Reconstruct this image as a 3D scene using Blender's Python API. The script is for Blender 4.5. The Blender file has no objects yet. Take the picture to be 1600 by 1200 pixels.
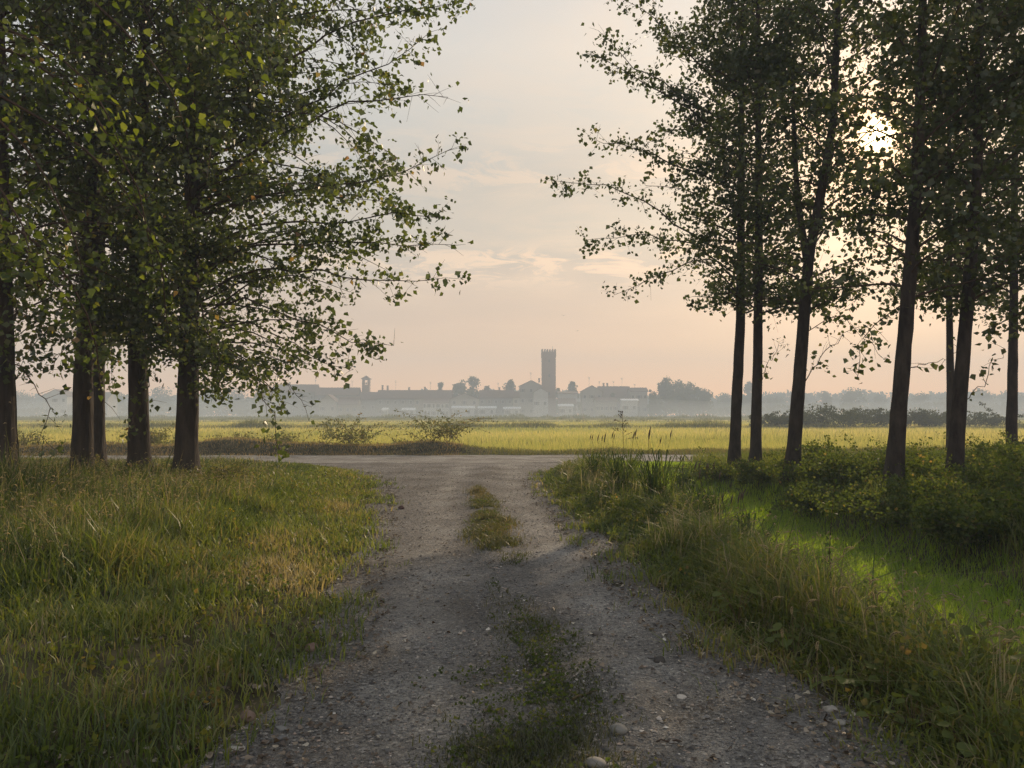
import bpy, math, random
import numpy as np
from mathutils import Vector
random.seed(7); RNG = np.random.default_rng(11)
S = bpy.context.scene
C = S.collection
# ------------------------------------------------------------------ camera, sky, sun, exposure
CAM_H = 1.6; F = 1180.0; PITCH = math.atan(46/F)
cam = bpy.data.cameras.new('camera'); co = bpy.data.objects.new('camera', cam); C.objects.link(co)
co.location = (0, 0, CAM_H); co.rotation_euler = (math.radians(90) + PITCH, 0, 0)
cam.sensor_width = 36; cam.lens = F/1600*36; cam.clip_start = .05; cam.clip_end = 5000
S.camera = co
cp, sp_ = math.cos(PITCH), math.sin(PITCH)
def P(px, py, Y):
    """world point seen at photo pixel (px,py) at ground distance Y"""
    a = (px-800)/F; b = (600-py)/F
    fwd = cp - b*sp_; up = b*cp + sp_
    k = Y/fwd
    return np.array([a*k, Y, CAM_H + up*k])
def proj(p):
    p = np.asarray(p, float); x = p[..., 0]; y = p[..., 1]; z = p[..., 2]-CAM_H
    d = np.maximum(y*cp + z*sp_, .05); u = z*cp - y*sp_
    return 800 + F*x/d, 600 - F*u/d
SUNP = P(1372, 212, 100.) - np.array([0, 0, CAM_H]); SUN = SUNP/np.linalg.norm(SUNP)
s_el = math.asin(SUN[2]); s_az = math.atan2(SUN[0], SUN[1])

w = bpy.data.worlds.new('World'); S.world = w; w.use_nodes = True
nt = w.node_tree; nt.nodes.clear(); N = nt.nodes; L = nt.links
def mth(op, a, b=None, c=None, clamp=False):
    n = N.new('ShaderNodeMath'); n.operation = op; n.use_clamp = clamp
    for i, v in enumerate((a, b, c)):
        if v is None: continue
        if isinstance(v, (int, float)): n.inputs[i].default_value = v
        else: L.new(v, n.inputs[i])
    return n.outputs[0]
def ramp_node(NN, LL, fac, stops, interp='LINEAR'):
    r = NN.new('ShaderNodeValToRGB'); e = r.color_ramp.elements; r.color_ramp.interpolation = interp
    while len(e) < len(stops): e.new(.5)
    for k, (p, c) in enumerate(stops):
        e[k].position = p; e[k].color = (*c, 1) if len(c) == 3 else c
    if fac is not None: LL.new(fac, r.inputs[0])
    return r.outputs[0]
def mixc(NN, LL, f, a, b, mode='MIX'):
    n = NN.new('ShaderNodeMix'); n.data_type = 'RGBA'; n.blend_type = mode
    for s, v in ((n.inputs[0], f), (n.inputs[6], a), (n.inputs[7], b)):
        if isinstance(v, (int, float)): s.default_value = v
        elif isinstance(v, tuple): s.default_value = (*v, 1)
        else: LL.new(v, s)
    return n.outputs[2]
sky = N.new('ShaderNodeTexSky'); sky.sky_type = 'NISHITA'; sky.sun_disc = False
sky.sun_elevation = s_el; sky.sun_rotation = s_az; sky.dust_density = 3; sky.air_density = 1.2
tc = N.new('ShaderNodeTexCoord'); sx = N.new('ShaderNodeSeparateXYZ'); L.new(tc.outputs['Generated'], sx.inputs[0])
z = sx.outputs[2]
veil = ramp_node(N, L, mth('MAXIMUM', z, 0.), [
    (.0, (2.0, .92, .38)), (.04, (1.5, .80, .39)), (.08, (1.15, .69, .39)), (.12, (.94, .62, .41)), (.17, (.77, .585, .44)), (.22, (.66, .58, .475)), (.29, (.63, .585, .50)),
    (.38, (.71, .68, .61)), (.44, (.79, .76, .69)), (.50, (.76, .75, .71)), (.75, (.52, .55, .56)), (1., (.40, .44, .48))])
# thin cloud layer, laid out on a plane overhead
zz = mth('ADD', mth('MAXIMUM', z, 0.), .06)
cx = mth('DIVIDE', sx.outputs[0], zz); cy = mth('DIVIDE', sx.outputs[1], zz)
cv = N.new('ShaderNodeCombineXYZ'); L.new(cx, cv.inputs[0]); L.new(cy, cv.inputs[1])
n1 = N.new('ShaderNodeTexNoise'); n1.inputs['Scale'].default_value = 1.1; n1.inputs['Detail'].default_value = 9; n1.inputs['Roughness'].default_value = .62
n1.inputs['Distortion'].default_value = .5
L.new(cv.outputs[0], n1.inputs['Vector'])
n2 = N.new('ShaderNodeTexNoise'); n2.inputs['Scale'].default_value = .42; n2.inputs['Detail'].default_value = 4
L.new(cv.outputs[0], n2.inputs['Vector'])
n3 = N.new('ShaderNodeTexNoise'); n3.inputs['Scale'].default_value = 3.6; n3.inputs['Distortion'].default_value = .9; n3.inputs['Detail'].default_value = 8; n3.inputs['Roughness'].default_value = .65
L.new(cv.outputs[0], n3.inputs['Vector'])
c1 = ramp_node(N, L, n1.outputs[0], [(.44, (0, 0, 0)), (.62, (1, 1, 1))])
c2 = ramp_node(N, L, n2.outputs[0], [(.42, (0, 0, 0)), (.6, (1, 1, 1))])
c3 = ramp_node(N, L, n3.outputs[0], [(.45, (0, 0, 0)), (.56, (1, 1, 1))])
band = ramp_node(N, L, z, [(.155, (0, 0, 0)), (.185, (1, 1, 1)), (.205, (1, 1, 1)), (.225, (.0, .0, .0)), (.26, (0, 0, 0)), (.30, (.55, .55, .55)), (.36, (.1, .1, .1))])
cm = mth('MULTIPLY', c1, c2); cs = mth('MULTIPLY', mth('MULTIPLY', c3, band), .9)
cm = mth('MAXIMUM', mth('MULTIPLY', cm, .55), cs)
between = mth('MULTIPLY', mth('SUBTRACT', 1., c3), band)
lowfade = ramp_node(N, L, z, [(.05, (0, 0, 0)), (.17, (1, 1, 1))])
cm = mth('MULTIPLY', cm, lowfade)
# a short aircraft trail
ta_, tb_ = [ (lambda q: q/np.linalg.norm(q))(P(a, b, 100.)-np.array([0, 0, CAM_H])) for a, b in ((742, 307), (806, 294))]
nrm = np.cross(ta_, tb_); nrm /= np.linalg.norm(nrm); ax_ = (tb_-ta_)/np.linalg.norm(tb_-ta_); mid_ = (ta_+tb_)/2; hl_ = np.linalg.norm(tb_-ta_)/2
def dotn(vec):
    n = N.new('ShaderNodeVectorMath'); n.operation = 'DOT_PRODUCT'; n.inputs[1].default_value = tuple(vec); L.new(tc.outputs['Generated'], n.inputs[0]); return n.outputs['Value']
off_ = mth('SUBTRACT', 1., mth('DIVIDE', mth('ABSOLUTE', dotn(nrm)), .0011), clamp=True)
alo_ = mth('SUBTRACT', 1., mth('DIVIDE', mth('ABSOLUTE', mth('SUBTRACT', dotn(ax_), float(mid_@ax_))), hl_), clamp=True)
frt_ = mth('GREATER_THAN', dotn(mid_), .9)
trail = mth('MULTIPLY', mth('MULTIPLY', off_, mth('POWER', alo_, .4)), mth('MULTIPLY', frt_, .35))
cm = mth('MAXIMUM', cm, trail)
veil = mixc(N, L, mth('MULTIPLY', between, .8), veil, mixc(N, L, 1., veil, (.86, .89, .93), 'MULTIPLY'))
bright = mixc(N, L, mth('MULTIPLY', cm, 1.0), veil, (1.08, .78, .53))
dk = ramp_node(N, L, n2.outputs[0], [(.36, (.86, .89, .93)), (.64, (1.06, 1.03, .99))])
skyc = mixc(N, L, lowfade, bright, mixc(N, L, 1., bright, dk, 'MULTIPLY'))
# away from the sun the veil is dimmer and bluer
dt = N.new('ShaderNodeVectorMath'); dt.operation = 'DOT_PRODUCT'; dt.inputs[1].default_value = tuple(SUN); L.new(tc.outputs['Generated'], dt.inputs[0])
dd = dt.outputs['Value']
away = ramp_node(N, L, mth('MULTIPLY_ADD', dd, .5, .5), [(.0, (.78, .86, 1.0)), (.6, (.82, .88, .97)), (.90, (.97, .98, 1.0)), (1., (1.08, 1.0, .95))])
skyc = mixc(N, L, 1., skyc, away, 'MULTIPLY')
# aureole round the veiled sun
gl = mth('MULTIPLY', mth('POWER', mth('MAXIMUM', dd, 0.), 60.), .34)
gl2 = mth('MULTIPLY', mth('POWER', mth('MAXIMUM', dd, 0.), 420.), .75)
gl3 = mth('MULTIPLY', mth('POWER', mth('MAXIMUM', dd, 0.), 12000.), 14.)
glow = mixc(N, L, 1., (0, 0, 0), (0, 0, 0), 'ADD')
def scaled(v, col):
    n = N.new('ShaderNodeVectorMath'); n.operation = 'SCALE'; n.inputs[0].default_value = col; L.new(v, n.inputs['Scale']); return n.outputs[0]
tot = skyc
for v, col in ((gl, (1., .48, .16)), (gl2, (1., .42, .08)), (gl3, (1., .72, .34))):
    tot = mixc(N, L, 1., tot, scaled(v, col), 'ADD')
bg1 = N.new('ShaderNodeBackground'); L.new(sky.outputs[0], bg1.inputs[0]); bg1.inputs[1].default_value = .012
bg2 = N.new('ShaderNodeBackground'); L.new(tot, bg2.inputs[0]); bg2.inputs[1].default_value = .95
ad = N.new('ShaderNodeAddShader'); L.new(bg1.outputs[0], ad.inputs[0]); L.new(bg2.outputs[0], ad.inputs[1])
wo = N.new('ShaderNodeOutputWorld'); L.new(ad.outputs[0], wo.inputs[0])
w.cycles.sampling_method = 'AUTOMATIC'

sl = bpy.data.lights.new('sun', 'SUN'); so = bpy.data.objects.new('sun', sl); C.objects.link(so)
sl.energy = 5.0; sl.angle = math.radians(.6); sl.color = (1, .76, .5)
so.rotation_euler = Vector(SUN).to_track_quat('Z', 'Y').to_euler(); so.location = tuple(SUN*60)
S.view_settings.view_transform = 'Standard'; S.view_settings.look = 'None'
S.view_settings.exposure = 0; S.view_settings.gamma = 1
try: S.view_settings.use_curve_mapping = False
except Exception: pass
S.render.engine = 'CYCLES'
cy_ = S.cycles
cy_.use_adaptive_sampling = True; cy_.adaptive_threshold = .004
cy_.max_bounces = 7; cy_.diffuse_bounces = 4; cy_.glossy_bounces = 1; cy_.transmission_bounces = 4; cy_.volume_bounces = 1; cy_.transparent_max_bounces = 4
cy_.use_denoising = True; cy_.denoising_prefilter = 'NONE'; cy_.sample_clamp_indirect = 2.5; cy_.caustics_reflective = False; cy_.caustics_refractive = False

# ------------------------------------------------------------------ materials
def newmat(name):
    m = bpy.data.materials.new(name); m.use_nodes = True
    t = m.node_tree; t.nodes.clear(); return m, t, t.nodes, t.links
def attr(NN, name):
    a = NN.new('ShaderNodeAttribute'); a.attribute_name = name; return a.outputs['Fac']
def leafmat(name, stops, trans=.45, tcol=1.6, gloss=.05, aname='v', yshift=(1.25, 1.15, .55)):
    m, t, NN, LL = newmat(name)
    col = ramp_node(NN, LL, attr(NN, aname), stops)
    d = NN.new('ShaderNodeBsdfDiffuse'); LL.new(col, d.inputs[0])
    tr = NN.new('ShaderNodeBsdfTranslucent')
    LL.new(mixc(NN, LL, 1., col, tuple(tcol*x for x in yshift), 'MULTIPLY'), tr.inputs[0])
    mx = NN.new('ShaderNodeMixShader'); mx.inputs[0].default_value = trans; LL.new(d.outputs[0], mx.inputs[1]); LL.new(tr.outputs[0], mx.inputs[2])
    g = NN.new('ShaderNodeBsdfGlossy'); g.inputs['Roughness'].default_value = .38; g.inputs[0].default_value = (.9, .9, .9, 1)
    m2 = NN.new('ShaderNodeMixShader'); m2.inputs[0].default_value = gloss; LL.new(mx.outputs[0], m2.inputs[1]); LL.new(g.outputs[0], m2.inputs[2])
    o = NN.new('ShaderNodeOutputMaterial'); LL.new(m2.outputs[0], o.inputs[0]); return m
def pmat(name, c1, c2=None, scale=5., rough=.9, bump=0., bscale=None, detail=6, spec=.2, stretch=None):
    m, t, NN, LL = newmat(name)
    b = NN.new('ShaderNodeBsdfPrincipled'); b.inputs['Roughness'].default_value = rough; b.inputs['Specular IOR Level'].default_value = spec
    g = NN.new('ShaderNodeTexCoord'); mp = NN.new('ShaderNodeMapping'); LL.new(g.outputs['Object'], mp.inputs[0])
    if stretch: mp.inputs['Scale'].default_value = stretch
    n = NN.new('ShaderNodeTexNoise'); n.inputs['Scale'].default_value = scale; n.inputs['Detail'].default_value = detail; n.inputs['Roughness'].default_value = .65
    LL.new(mp.outputs[0], n.inputs['Vector'])
    col = ramp_node(NN, LL, n.outputs[0], [(.35, c1), (.65, c2 or c1)]); LL.new(col, b.inputs[0])
    if bump:
        n2 = NN.new('ShaderNodeTexNoise'); n2.inputs['Scale'].default_value = bscale or scale*4; n2.inputs['Detail'].default_value = 8
        LL.new(mp.outputs[0], n2.inputs['Vector'])
        bp = NN.new('ShaderNodeBump'); bp.inputs['Strength'].default_value = 1; bp.inputs['Distance'].default_value = bump
        LL.new(n2.outputs[0], bp.inputs['Height']); LL.new(bp.outputs[0], b.inputs['Normal'])
    o = NN.new('ShaderNodeOutputMaterial'); LL.new(b.outputs[0], o.inputs[0]); return m

M = {}
M['leaf_left'] = leafmat('poplar_leaf_left', [(0, (.028, .045, .013)), (.4, (.05, .075, .018)), (.75, (.085, .115, .025)), (.9, (.15, .15, .035)), (1, (.24, .14, .08))], .48, 1.9, .05)
M['leaf_right'] = leafmat('poplar_leaf_right', [(0, (.03, .045, .012)), (.4, (.045, .07, .018)), (.8, (.08, .1, .025)), (1, (.16, .14, .04))], .42, 1.5, .04)
M['leaf_near'] = leafmat('near_poplar_leaf', [(0, (.03, .05, .014)), (.5, (.065, .10, .02)), (.9, (.15, .19, .035)), (1, (.26, .17, .05))], .5, 1.7, .025)
M['bramble'] = leafmat('bramble_leaf', [(0, (.035, .055, .015)), (.5, (.075, .11, .026)), (.85, (.13, .14, .04)), (1, (.24, .17, .07))], .48, 1.7, .015)
M['grass'] = leafmat('meadow_blade', [(0, (.03, .048, .014)), (.3, (.085, .13, .028)), (.6, (.165, .20, .045)), (.8, (.19, .165, .085)), (1, (.31, .27, .18))], .48, 1.55, .03)
M['lush'] = leafmat('lush_blade', [(0, (.08, .14, .016)), (.5, (.17, .27, .026)), (1, (.28, .36, .04))], .55, 1.9, .03)
M['short'] = leafmat('short_blade', [(0, (.045, .052, .024)), (.4, (.08, .092, .038)), (.75, (.14, .135, .065)), (1, (.24, .18, .10))], .4, 1.4, .03)
M['rice'] = leafmat('rice_blade', [(0, (.12, .17, .07)), (.4, (.26, .29, .115)), (.8, (.42, .39, .18)), (1, (.50, .44, .27))], .5, 1.45, .0)
M['weed'] = leafmat('weed_blade', [(0, (.06, .08, .03)), (.5, (.14, .15, .06)), (.8, (.22, .17, .10)), (1, (.30, .22, .14))], .4, 1.4, .02)
M['reed'] = leafmat('reed_blade', [(0, (.04, .07, .02)), (.6, (.07, .11, .03)), (1, (.13, .16, .05))], .4, 1.5, .012)
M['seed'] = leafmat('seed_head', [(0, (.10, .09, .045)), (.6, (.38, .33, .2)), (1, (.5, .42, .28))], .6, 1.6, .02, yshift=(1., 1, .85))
M['litter'] = leafmat('litter_leaf', [(0, (.07, .05, .035)), (.55, (.15, .11, .075)), (.85, (.26, .21, .15)), (1, (.5, .46, .38))], .15, 1, .05)
M['yellow'] = leafmat('yellow_leaf', [(0, (.5, .36, .04)), (1, (.65, .5, .08))], .5, 1.4, .04)
M['fartree'] = leafmat('far_leaf', [(0, (.03, .045, .02)), (1, (.08, .09, .035))], .3, 1.3, .0)
M['bark_l'] = pmat('poplar_bark_left', (.028, .023, .019), (.075, .063, .05), 6, .9, .05, 13, 9, .15, (1, 1, .2))
M['bark_r'] = pmat('poplar_bark_right', (.022, .018, .016), (.065, .055, .045), 7, .85, .03, 15, 9, .2, (1, 1, .35))
M['twig'] = pmat('twig', (.05, .035, .025), (.09, .065, .05), 9)
M['cane'] = pmat('cane', (.09, .08, .04), (.14, .10, .05), 9)
M['plaster'] = [pmat('plaster_'+k, c, tuple(x*.82 for x in c), .6, .9) for k, c in (('cream', (.34, .31, .26)), ('white', (.52, .51, .49)), ('ochre', (.26, .21, .15)), ('grey', (.20, .20, .19)))]
M['brick'] = pmat('tower_brick', (.20, .12, .085), (.27, .18, .13), 1.4, .9)
M['tile'] = pmat('roof_tile', (.12, .075, .055), (.19, .125, .095), 1.2, .9)
M['metal'] = pmat('pale_sheet_roof', (.75, .76, .78), (.62, .64, .66), 1, .5, spec=.5)
M['dark'] = pmat('dark_opening', (.03, .03, .035), (.05, .05, .05), 3, .4)
M['shutter'] = pmat('shutter_wood', (.12, .09, .06), (.16, .12, .08), 3, .7)
M['aerial'] = pmat('aerial_metal', (.12, .12, .12), (.2, .2, .2), 3, .5)
def stonemat(name, c):
    return pmat(name, tuple(x*.75 for x in c), tuple(x*1.15 for x in c), 9, .8, .002, 60, 6, .25)
# gravel track
def gravel():
    m, t, NN, LL = newmat('gravel')
    b = NN.new('ShaderNodeBsdfPrincipled'); b.inputs['Roughness'].default_value = .92; b.inputs['Specular IOR Level'].default_value = .25
    g = NN.new('ShaderNodeTexCoord')
    v = NN.new('ShaderNodeTexVoronoi'); v.inputs['Scale'].default_value = 60; LL.new(g.outputs['Object'], v.inputs['Vector'])
    v2 = NN.new('ShaderNodeTexVoronoi'); v2.inputs['Scale'].default_value = 150; LL.new(g.outputs['Object'], v2.inputs['Vector'])
    big = NN.new('ShaderNodeTexNoise'); big.inputs['Scale'].default_value = .9; big.inputs['Detail'].default_value = 6; LL.new(g.outputs['Object'], big.inputs['Vector'])
    fine = NN.new('ShaderNodeTexNoise'); fine.inputs['Scale'].default_value = 34; fine.inputs['Detail'].default_value = 9; fine.inputs['Roughness'].default_value = .75; LL.new(g.outputs['Object'], fine.inputs['Vector'])
    base = ramp_node(NN, LL, big.outputs[0], [(.33, (.235, .222, .205)), (.5, (.34, .332, .322)), (.68, (.43, .425, .42))])
    sepc = NN.new('ShaderNodeSeparateColor'); LL.new(v.outputs['Color'], sepc.inputs[0])
    cell = ramp_node(NN, LL, sepc.outputs[0], [(.0, (.55, .55, .56)), (.7, (1, .98, .95)), (.95, (1.25, 1.2, 1.1)), (1, (1.9, 1.85, 1.75))])
    c = mixc(NN, LL, .75, base, cell, 'MULTIPLY')
    fr = ramp_node(NN, LL, fine.outputs[0], [(.3, (.55, .55, .55)), (.7, (1.3, 1.3, 1.3))])
    c = mixc(NN, LL, .8, c, fr, 'MULTIPLY'); 
    c = mixc(NN, LL, 1., c, mixc(NN, LL, attr(NN, 'rut'), (.84, .83, .81), (1.22, 1.21, 1.18)), 'MULTIPLY')
    LL.new(c, b.inputs[0])
    a1 = NN.new('ShaderNodeMath'); a1.operation = 'MULTIPLY_ADD'; LL.new(v.outputs['Distance'], a1.inputs[0]); a1.inputs[1].default_value = -.9
    LL.new(fine.outputs[0], a1.inputs[2])
    a2 = NN.new('ShaderNodeMath'); a2.operation = 'MULTIPLY_ADD'; LL.new(v2.outputs['Distance'], a2.inputs[0]); a2.inputs[1].default_value = -.5; LL.new(a1.outputs[0], a2.inputs[2])
    bp = NN.new('ShaderNodeBump'); bp.inputs['Distance'].default_value = .035; LL.new(a2.outputs[0], bp.inputs['Height']); LL.new(bp.outputs[0], b.inputs['Normal'])
    o = NN.new('ShaderNodeOutputMaterial'); LL.new(b.outputs[0], o.inputs[0]); return m
M['gravel'] = gravel()
def groundmat():
    m, t, NN, LL = newmat('soil_and_field')
    b = NN.new('ShaderNodeBsdfPrincipled'); b.inputs['Roughness'].default_value = 1; b.inputs['Specular IOR Level'].default_value = .05
    g = NN.new('ShaderNodeTexCoord')
    n = NN.new('ShaderNodeTexNoise'); n.inputs['Scale'].default_value = 3.; n.inputs['Detail'].default_value = 9; LL.new(g.outputs['Object'], n.inputs['Vector'])
    soil = ramp_node(NN, LL, n.outputs[0], [(.3, (.035, .03, .02)), (.5, (.07, .065, .035)), (.7, (.12, .10, .06))])
    mp = NN.new('ShaderNodeMapping'); mp.inputs['Scale'].default_value = (.02, .11, 1); LL.new(g.outputs['Object'], mp.inputs[0])
    n2 = NN.new('ShaderNodeTexNoise'); n2.inputs['Scale'].default_value = 1.; n2.inputs['Detail'].default_value = 8; LL.new(mp.outputs[0], n2.inputs['Vector'])
    rice = ramp_node(NN, LL, n2.outputs[0], [(.3, (.19, .19, .07)), (.5, (.33, .31, .13)), (.7, (.42, .38, .18))])
    far = ramp_node(NN, LL, n2.outputs[0], [(.35, (.12, .13, .05)), (.65, (.28, .26, .09))])
    c = mixc(NN, LL, attr(NN, 'rice'), soil, rice); c = mixc(NN, LL, attr(NN, 'farf'), c, far)
    LL.new(c, b.inputs[0])
    bp = NN.new('ShaderNodeBump'); bp.inputs['Distance'].default_value = .06; LL.new(n.outputs[0], bp.inputs['Height']); LL.new(bp.outputs[0], b.inputs['Normal'])
    o = NN.new('ShaderNodeOutputMaterial'); LL.new(b.outputs[0], o.inputs[0]); return m
M['ground'] = groundmat()

# ------------------------------------------------------------------ mesh helpers
def mesh(name, V, Fc, mat=None, attrs=None, smooth=False):
    V = np.asarray(V, np.float32).reshape(-1, 3)
    me = bpy.data.meshes.new(name)
    if isinstance(Fc, np.ndarray):
        k = Fc.shape[1]; n = len(Fc)
        me.vertices.add(len(V)); me.vertices.foreach_set('co', V.ravel())
        me.loops.add(n*k); me.loops.foreach_set('vertex_index', Fc.astype(np.int32).ravel())
        me.polygons.add(n); me.polygons.foreach_set('loop_start', np.arange(0, n*k, k, dtype=np.int32))
        me.update(calc_edges=True)
    else:
        me.from_pydata([tuple(map(float, v)) for v in V], [], [tuple(f) for f in Fc]); me.update()
    if smooth: me.shade_smooth()
    for an, av in (attrs or {}).items():
        a = me.attributes.new(an, 'FLOAT', 'POINT'); a.data.foreach_set('value', np.asarray(av, np.float32))
    if mat: me.materials.append(mat)
    return me
def obj(name, me, parent=None, loc=None):
    o = bpy.data.objects.new(name, me); C.objects.link(o)
    if parent: o.parent = parent
    if loc is not None: o.location = tuple(map(float, loc))
    return o
def tag(o, label=None, cat=None, group=None, kind=None):
    if label: o['label'] = label
    if cat: o['category'] = cat
    if group: o['group'] = group
    if kind: o['kind'] = kind
    return o
def empty(name, loc, label=None, cat=None, group=None, rz=0):
    o = bpy.data.objects.new(name, None); C.objects.link(o); o.location = tuple(map(float, loc)); o.rotation_euler = (0, 0, rz)
    return tag(o, label, cat, group)
class Acc:
    def __init__(s): s.v = []; s.f = []; s.n = 0
    def add(s, v, f):
        v = np.asarray(v, float).reshape(-1, 3); s.v.append(v); s.f += [tuple(int(i)+s.n for i in q) for q in f]; s.n += len(v); return s
    def box(s, c, d, rz=0):
        c = np.asarray(c, float); d = np.asarray(d, float)/2
        k = np.array([[x, y, z] for z in (-1, 1) for y in (-1, 1) for x in (-1, 1)], float)*d
        if rz:
            ca, sa = math.cos(rz), math.sin(rz); k = np.stack([k[:, 0]*ca-k[:, 1]*sa, k[:, 0]*sa+k[:, 1]*ca, k[:, 2]], 1)
        return s.add(k+c, [(0, 2, 3, 1), (4, 5, 7, 6), (0, 1, 5, 4), (2, 6, 7, 3), (0, 4, 6, 2), (1, 3, 7, 5)])
    def tube(s, pts, rad, sides=6, noise=0):
        pts = np.asarray(pts, float); n = len(pts); rad = np.broadcast_to(rad, n)
        T = np.gradient(pts, axis=0); T /= np.linalg.norm(T, axis=1)[:, None]+1e-9
        ref = np.array([0, 0, 1.]) if abs(T[0, 2]) < .9 else np.array([1., 0, 0])
        A = np.cross(T, ref); A /= np.linalg.norm(A, axis=1)[:, None]+1e-9; B = np.cross(T, A)
        an = np.linspace(0, 2*math.pi, sides, endpoint=False)
        rr = rad[:, None]*(1+noise*RNG.standard_normal((n, sides))) if noise else rad[:, None]*np.ones(sides)
        v = pts[:, None]+rr[..., None]*(np.cos(an)[None, :, None]*A[:, None]+np.sin(an)[None, :, None]*B[:, None])
        f = [(i*sides+j, i*sides+(j+1) % sides, (i+1)*sides+(j+1) % sides, (i+1)*sides+j) for i in range(n-1) for j in range(sides)]
        f += [tuple(range(sides))[::-1], tuple((n-1)*sides+j for j in range(sides))]
        return s.add(v.reshape(-1, 3), f)
    def mesh(s, name, mat, smooth=False):
        return mesh(name, np.concatenate(s.v), s.f, mat, smooth=smooth)
def unit(a): return a/(np.linalg.norm(a, axis=-1, keepdims=True)+1e-9)
LEAF = np.array([[0, 0, 0], [-.40, .04, .07], [-.47, .34, .10], [0, 1, -.05], [.47, .34, .10], [.40, .04, .07]], float)
LEAFF = np.array([[0, 1, 2], [0, 2, 3], [0, 3, 4], [0, 4, 5]])
LEAF2 = np.array([[0, -.05, 0], [-.45, .34, .09], [0, 1, -.04], [.45, .34, .09]], float); LEAF2F = np.array([[0, 1, 2], [0, 2, 3]])
def leaf_frames(n, droop=.5):
    d = RNG.standard_normal((n, 3)); d[:, 2] -= droop; d = unit(d)
    r = unit(np.cross(d, RNG.standard_normal((n, 3)))); nn = np.cross(r, d)
    return r, d, nn
def leaves(pos, size, val, tmpl=LEAF, tf=LEAFF, droop=.6):
    n = len(pos); r, d, nn = leaf_frames(n, droop)
    sz = size*RNG.uniform(.5, 1.3, n)
    v = pos[:, None]+sz[:, None, None]*(tmpl[None, :, 0, None]*r[:, None]+tmpl[None, :, 1, None]*d[:, None]+tmpl[None, :, 2, None]*nn[:, None])
    k = len(tmpl); f = (np.arange(n)[:, None, None]*k+tf[None]).reshape(-1, 3)
    return v.reshape(-1, 3), f, np.repeat(val, k)
# value noise in numpy
_g = RNG.random((256, 256))
def vn(x, y, s=1.):
    x = np.asarray(x, float)*s+100; y = np.asarray(y, float)*s+100
    xi = np.floor(x).astype(int); yi = np.floor(y).astype(int); fx = x-xi; fy = y-yi
    fx = fx*fx*(3-2*fx); fy = fy*fy*(3-2*fy)
    g = lambda a, b: _g[a % 256, b % 256]
    return (g(xi, yi)*(1-fx)+g(xi+1, yi)*fx)*(1-fy)+(g(xi, yi+1)*(1-fx)+g(xi+1, yi+1)*fx)*fy
# ------------------------------------------------------------------ terrain
TY = [-6, 3.4, 5.3, 8.07, 10.85, 14.1, 18.2, 21.2, 23, 24.4]
TL = [-1.0, -1.32, -1.28, -1.62, -1.95, -2.45, -3.2, -4.4, -6.5, -11]
TR = [1.9, 1.72, 1.48, 1.14, .95, .72, .60, .95, 2.0, 6.0]
def roadL(y): return np.interp(y, TY, TL)+.14*(vn(y, 0*y, 1.9)-.5)*2
def roadR(y): return np.interp(y, TY, TR)+.12*(vn(y, 0*y+9, 2.1)-.5)*2
def crossN(x): return np.interp(x, [-60, -12, 0, 6, 20, 60], [24.9, 24.7, 24.4, 25.4, 27.0, 30])+.25*(vn(x, 0*x+3, 1.1)-.5)
def crossF(x): return np.interp(x, [-60, -12, 0, 6, 20, 60], [28.4, 28.6, 28.9, 29.2, 30.6, 34])+.3*(vn(x, 0*x+5, .9)-.5)
def sst(a, b, x): t = np.clip((x-a)/(b-a), 0, 1); return t*t*(3-2*t)
def H(x, y):
    x = np.asarray(x, float); y = np.asarray(y, float)
    l = np.interp(y, TY, TL); r = np.interp(y, TY, TR); near = 1-sst(22, 24.6, y)
    h = .03*(vn(x, y, 1.3)-.5)
    dl = l-x; h = h+near*(sst(0, 1.6, dl)*.13+sst(.5, 5, dl)*.08*(vn(x, y, .6)-.3))
    dr = x-r
    h = h+near*sst(0, .8, dr)*.05
    dend = (1-sst(20.5, 23.5, y))
    ditch = sst(2.1, 3.3, x)*(1-sst(5.2, 6.1, x))
    h = h-.45*ditch*dend+.10*sst(5.9, 6.6, x)*near
    c = np.interp(y, [3, 5.3, 9.3, 12, 15], [.2, .07, -.2, -.4, -.7])   # grassy crown of the track
    onr = sst(0, .25, x-l)*sst(0, .25, r-x)*near
    h = h+onr*(.045*np.exp(-((x-c)/.33)**2)-.02)
    # beyond the crossing track
    fy = y-np.interp(x, [-60, 0, 20, 60], [28.6, 28.8, 30.4, 34])
    bank = sst(.3, 1.6, fy)*(1-sst(2.4, 4.6, fy))*(1-sst(-4, 1, x))
    h = h+.4*bank*(.4+1.1*vn(x, y, .35))
    h = h-.36*sst(1.8, 5, fy)+.30*sst(60, 66, fy)
    return h
xs = np.unique(np.concatenate([-np.geomspace(14, 640, 34), np.arange(-14, 14.01, .28), np.geomspace(14, 640, 34)]))
ys = np.unique(np.concatenate([np.arange(-60, -4, 4.), np.arange(-4, 36, .3), np.geomspace(36, 660, 60)]))
def grid(name, xs, ys, mat, hf, at=None):
    X, Y = np.meshgrid(xs, ys); Z = hf(X, Y); V = np.stack([X, Y, Z], -1).reshape(-1, 3); nx = len(xs)
    i, j = np.meshgrid(np.arange(nx-1), np.arange(len(ys)-1)); a = (j*nx+i).ravel()
    return mesh(name, V, np.stack([a, a+1, a+nx+1, a+nx], 1), mat, {k: f(V[:, 0], V[:, 1]) for k, f in (at or {}).items()}, True)
fy_ = lambda x, y: y-np.interp(x, [-60, 0, 20, 60], [28.6, 28.8, 30.4, 34])
o = obj('ground', grid('ground', xs, ys, M['ground'], H, {'rice': lambda x, y: sst(2.5, 6, fy_(x, y)), 'farf': lambda x, y: sst(170, 240, y+12*(vn(x, y, .02)-.5))}))
tag(o, 'bare soil under the meadows running out into flat rice fields', None, None, 'structure')
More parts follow.
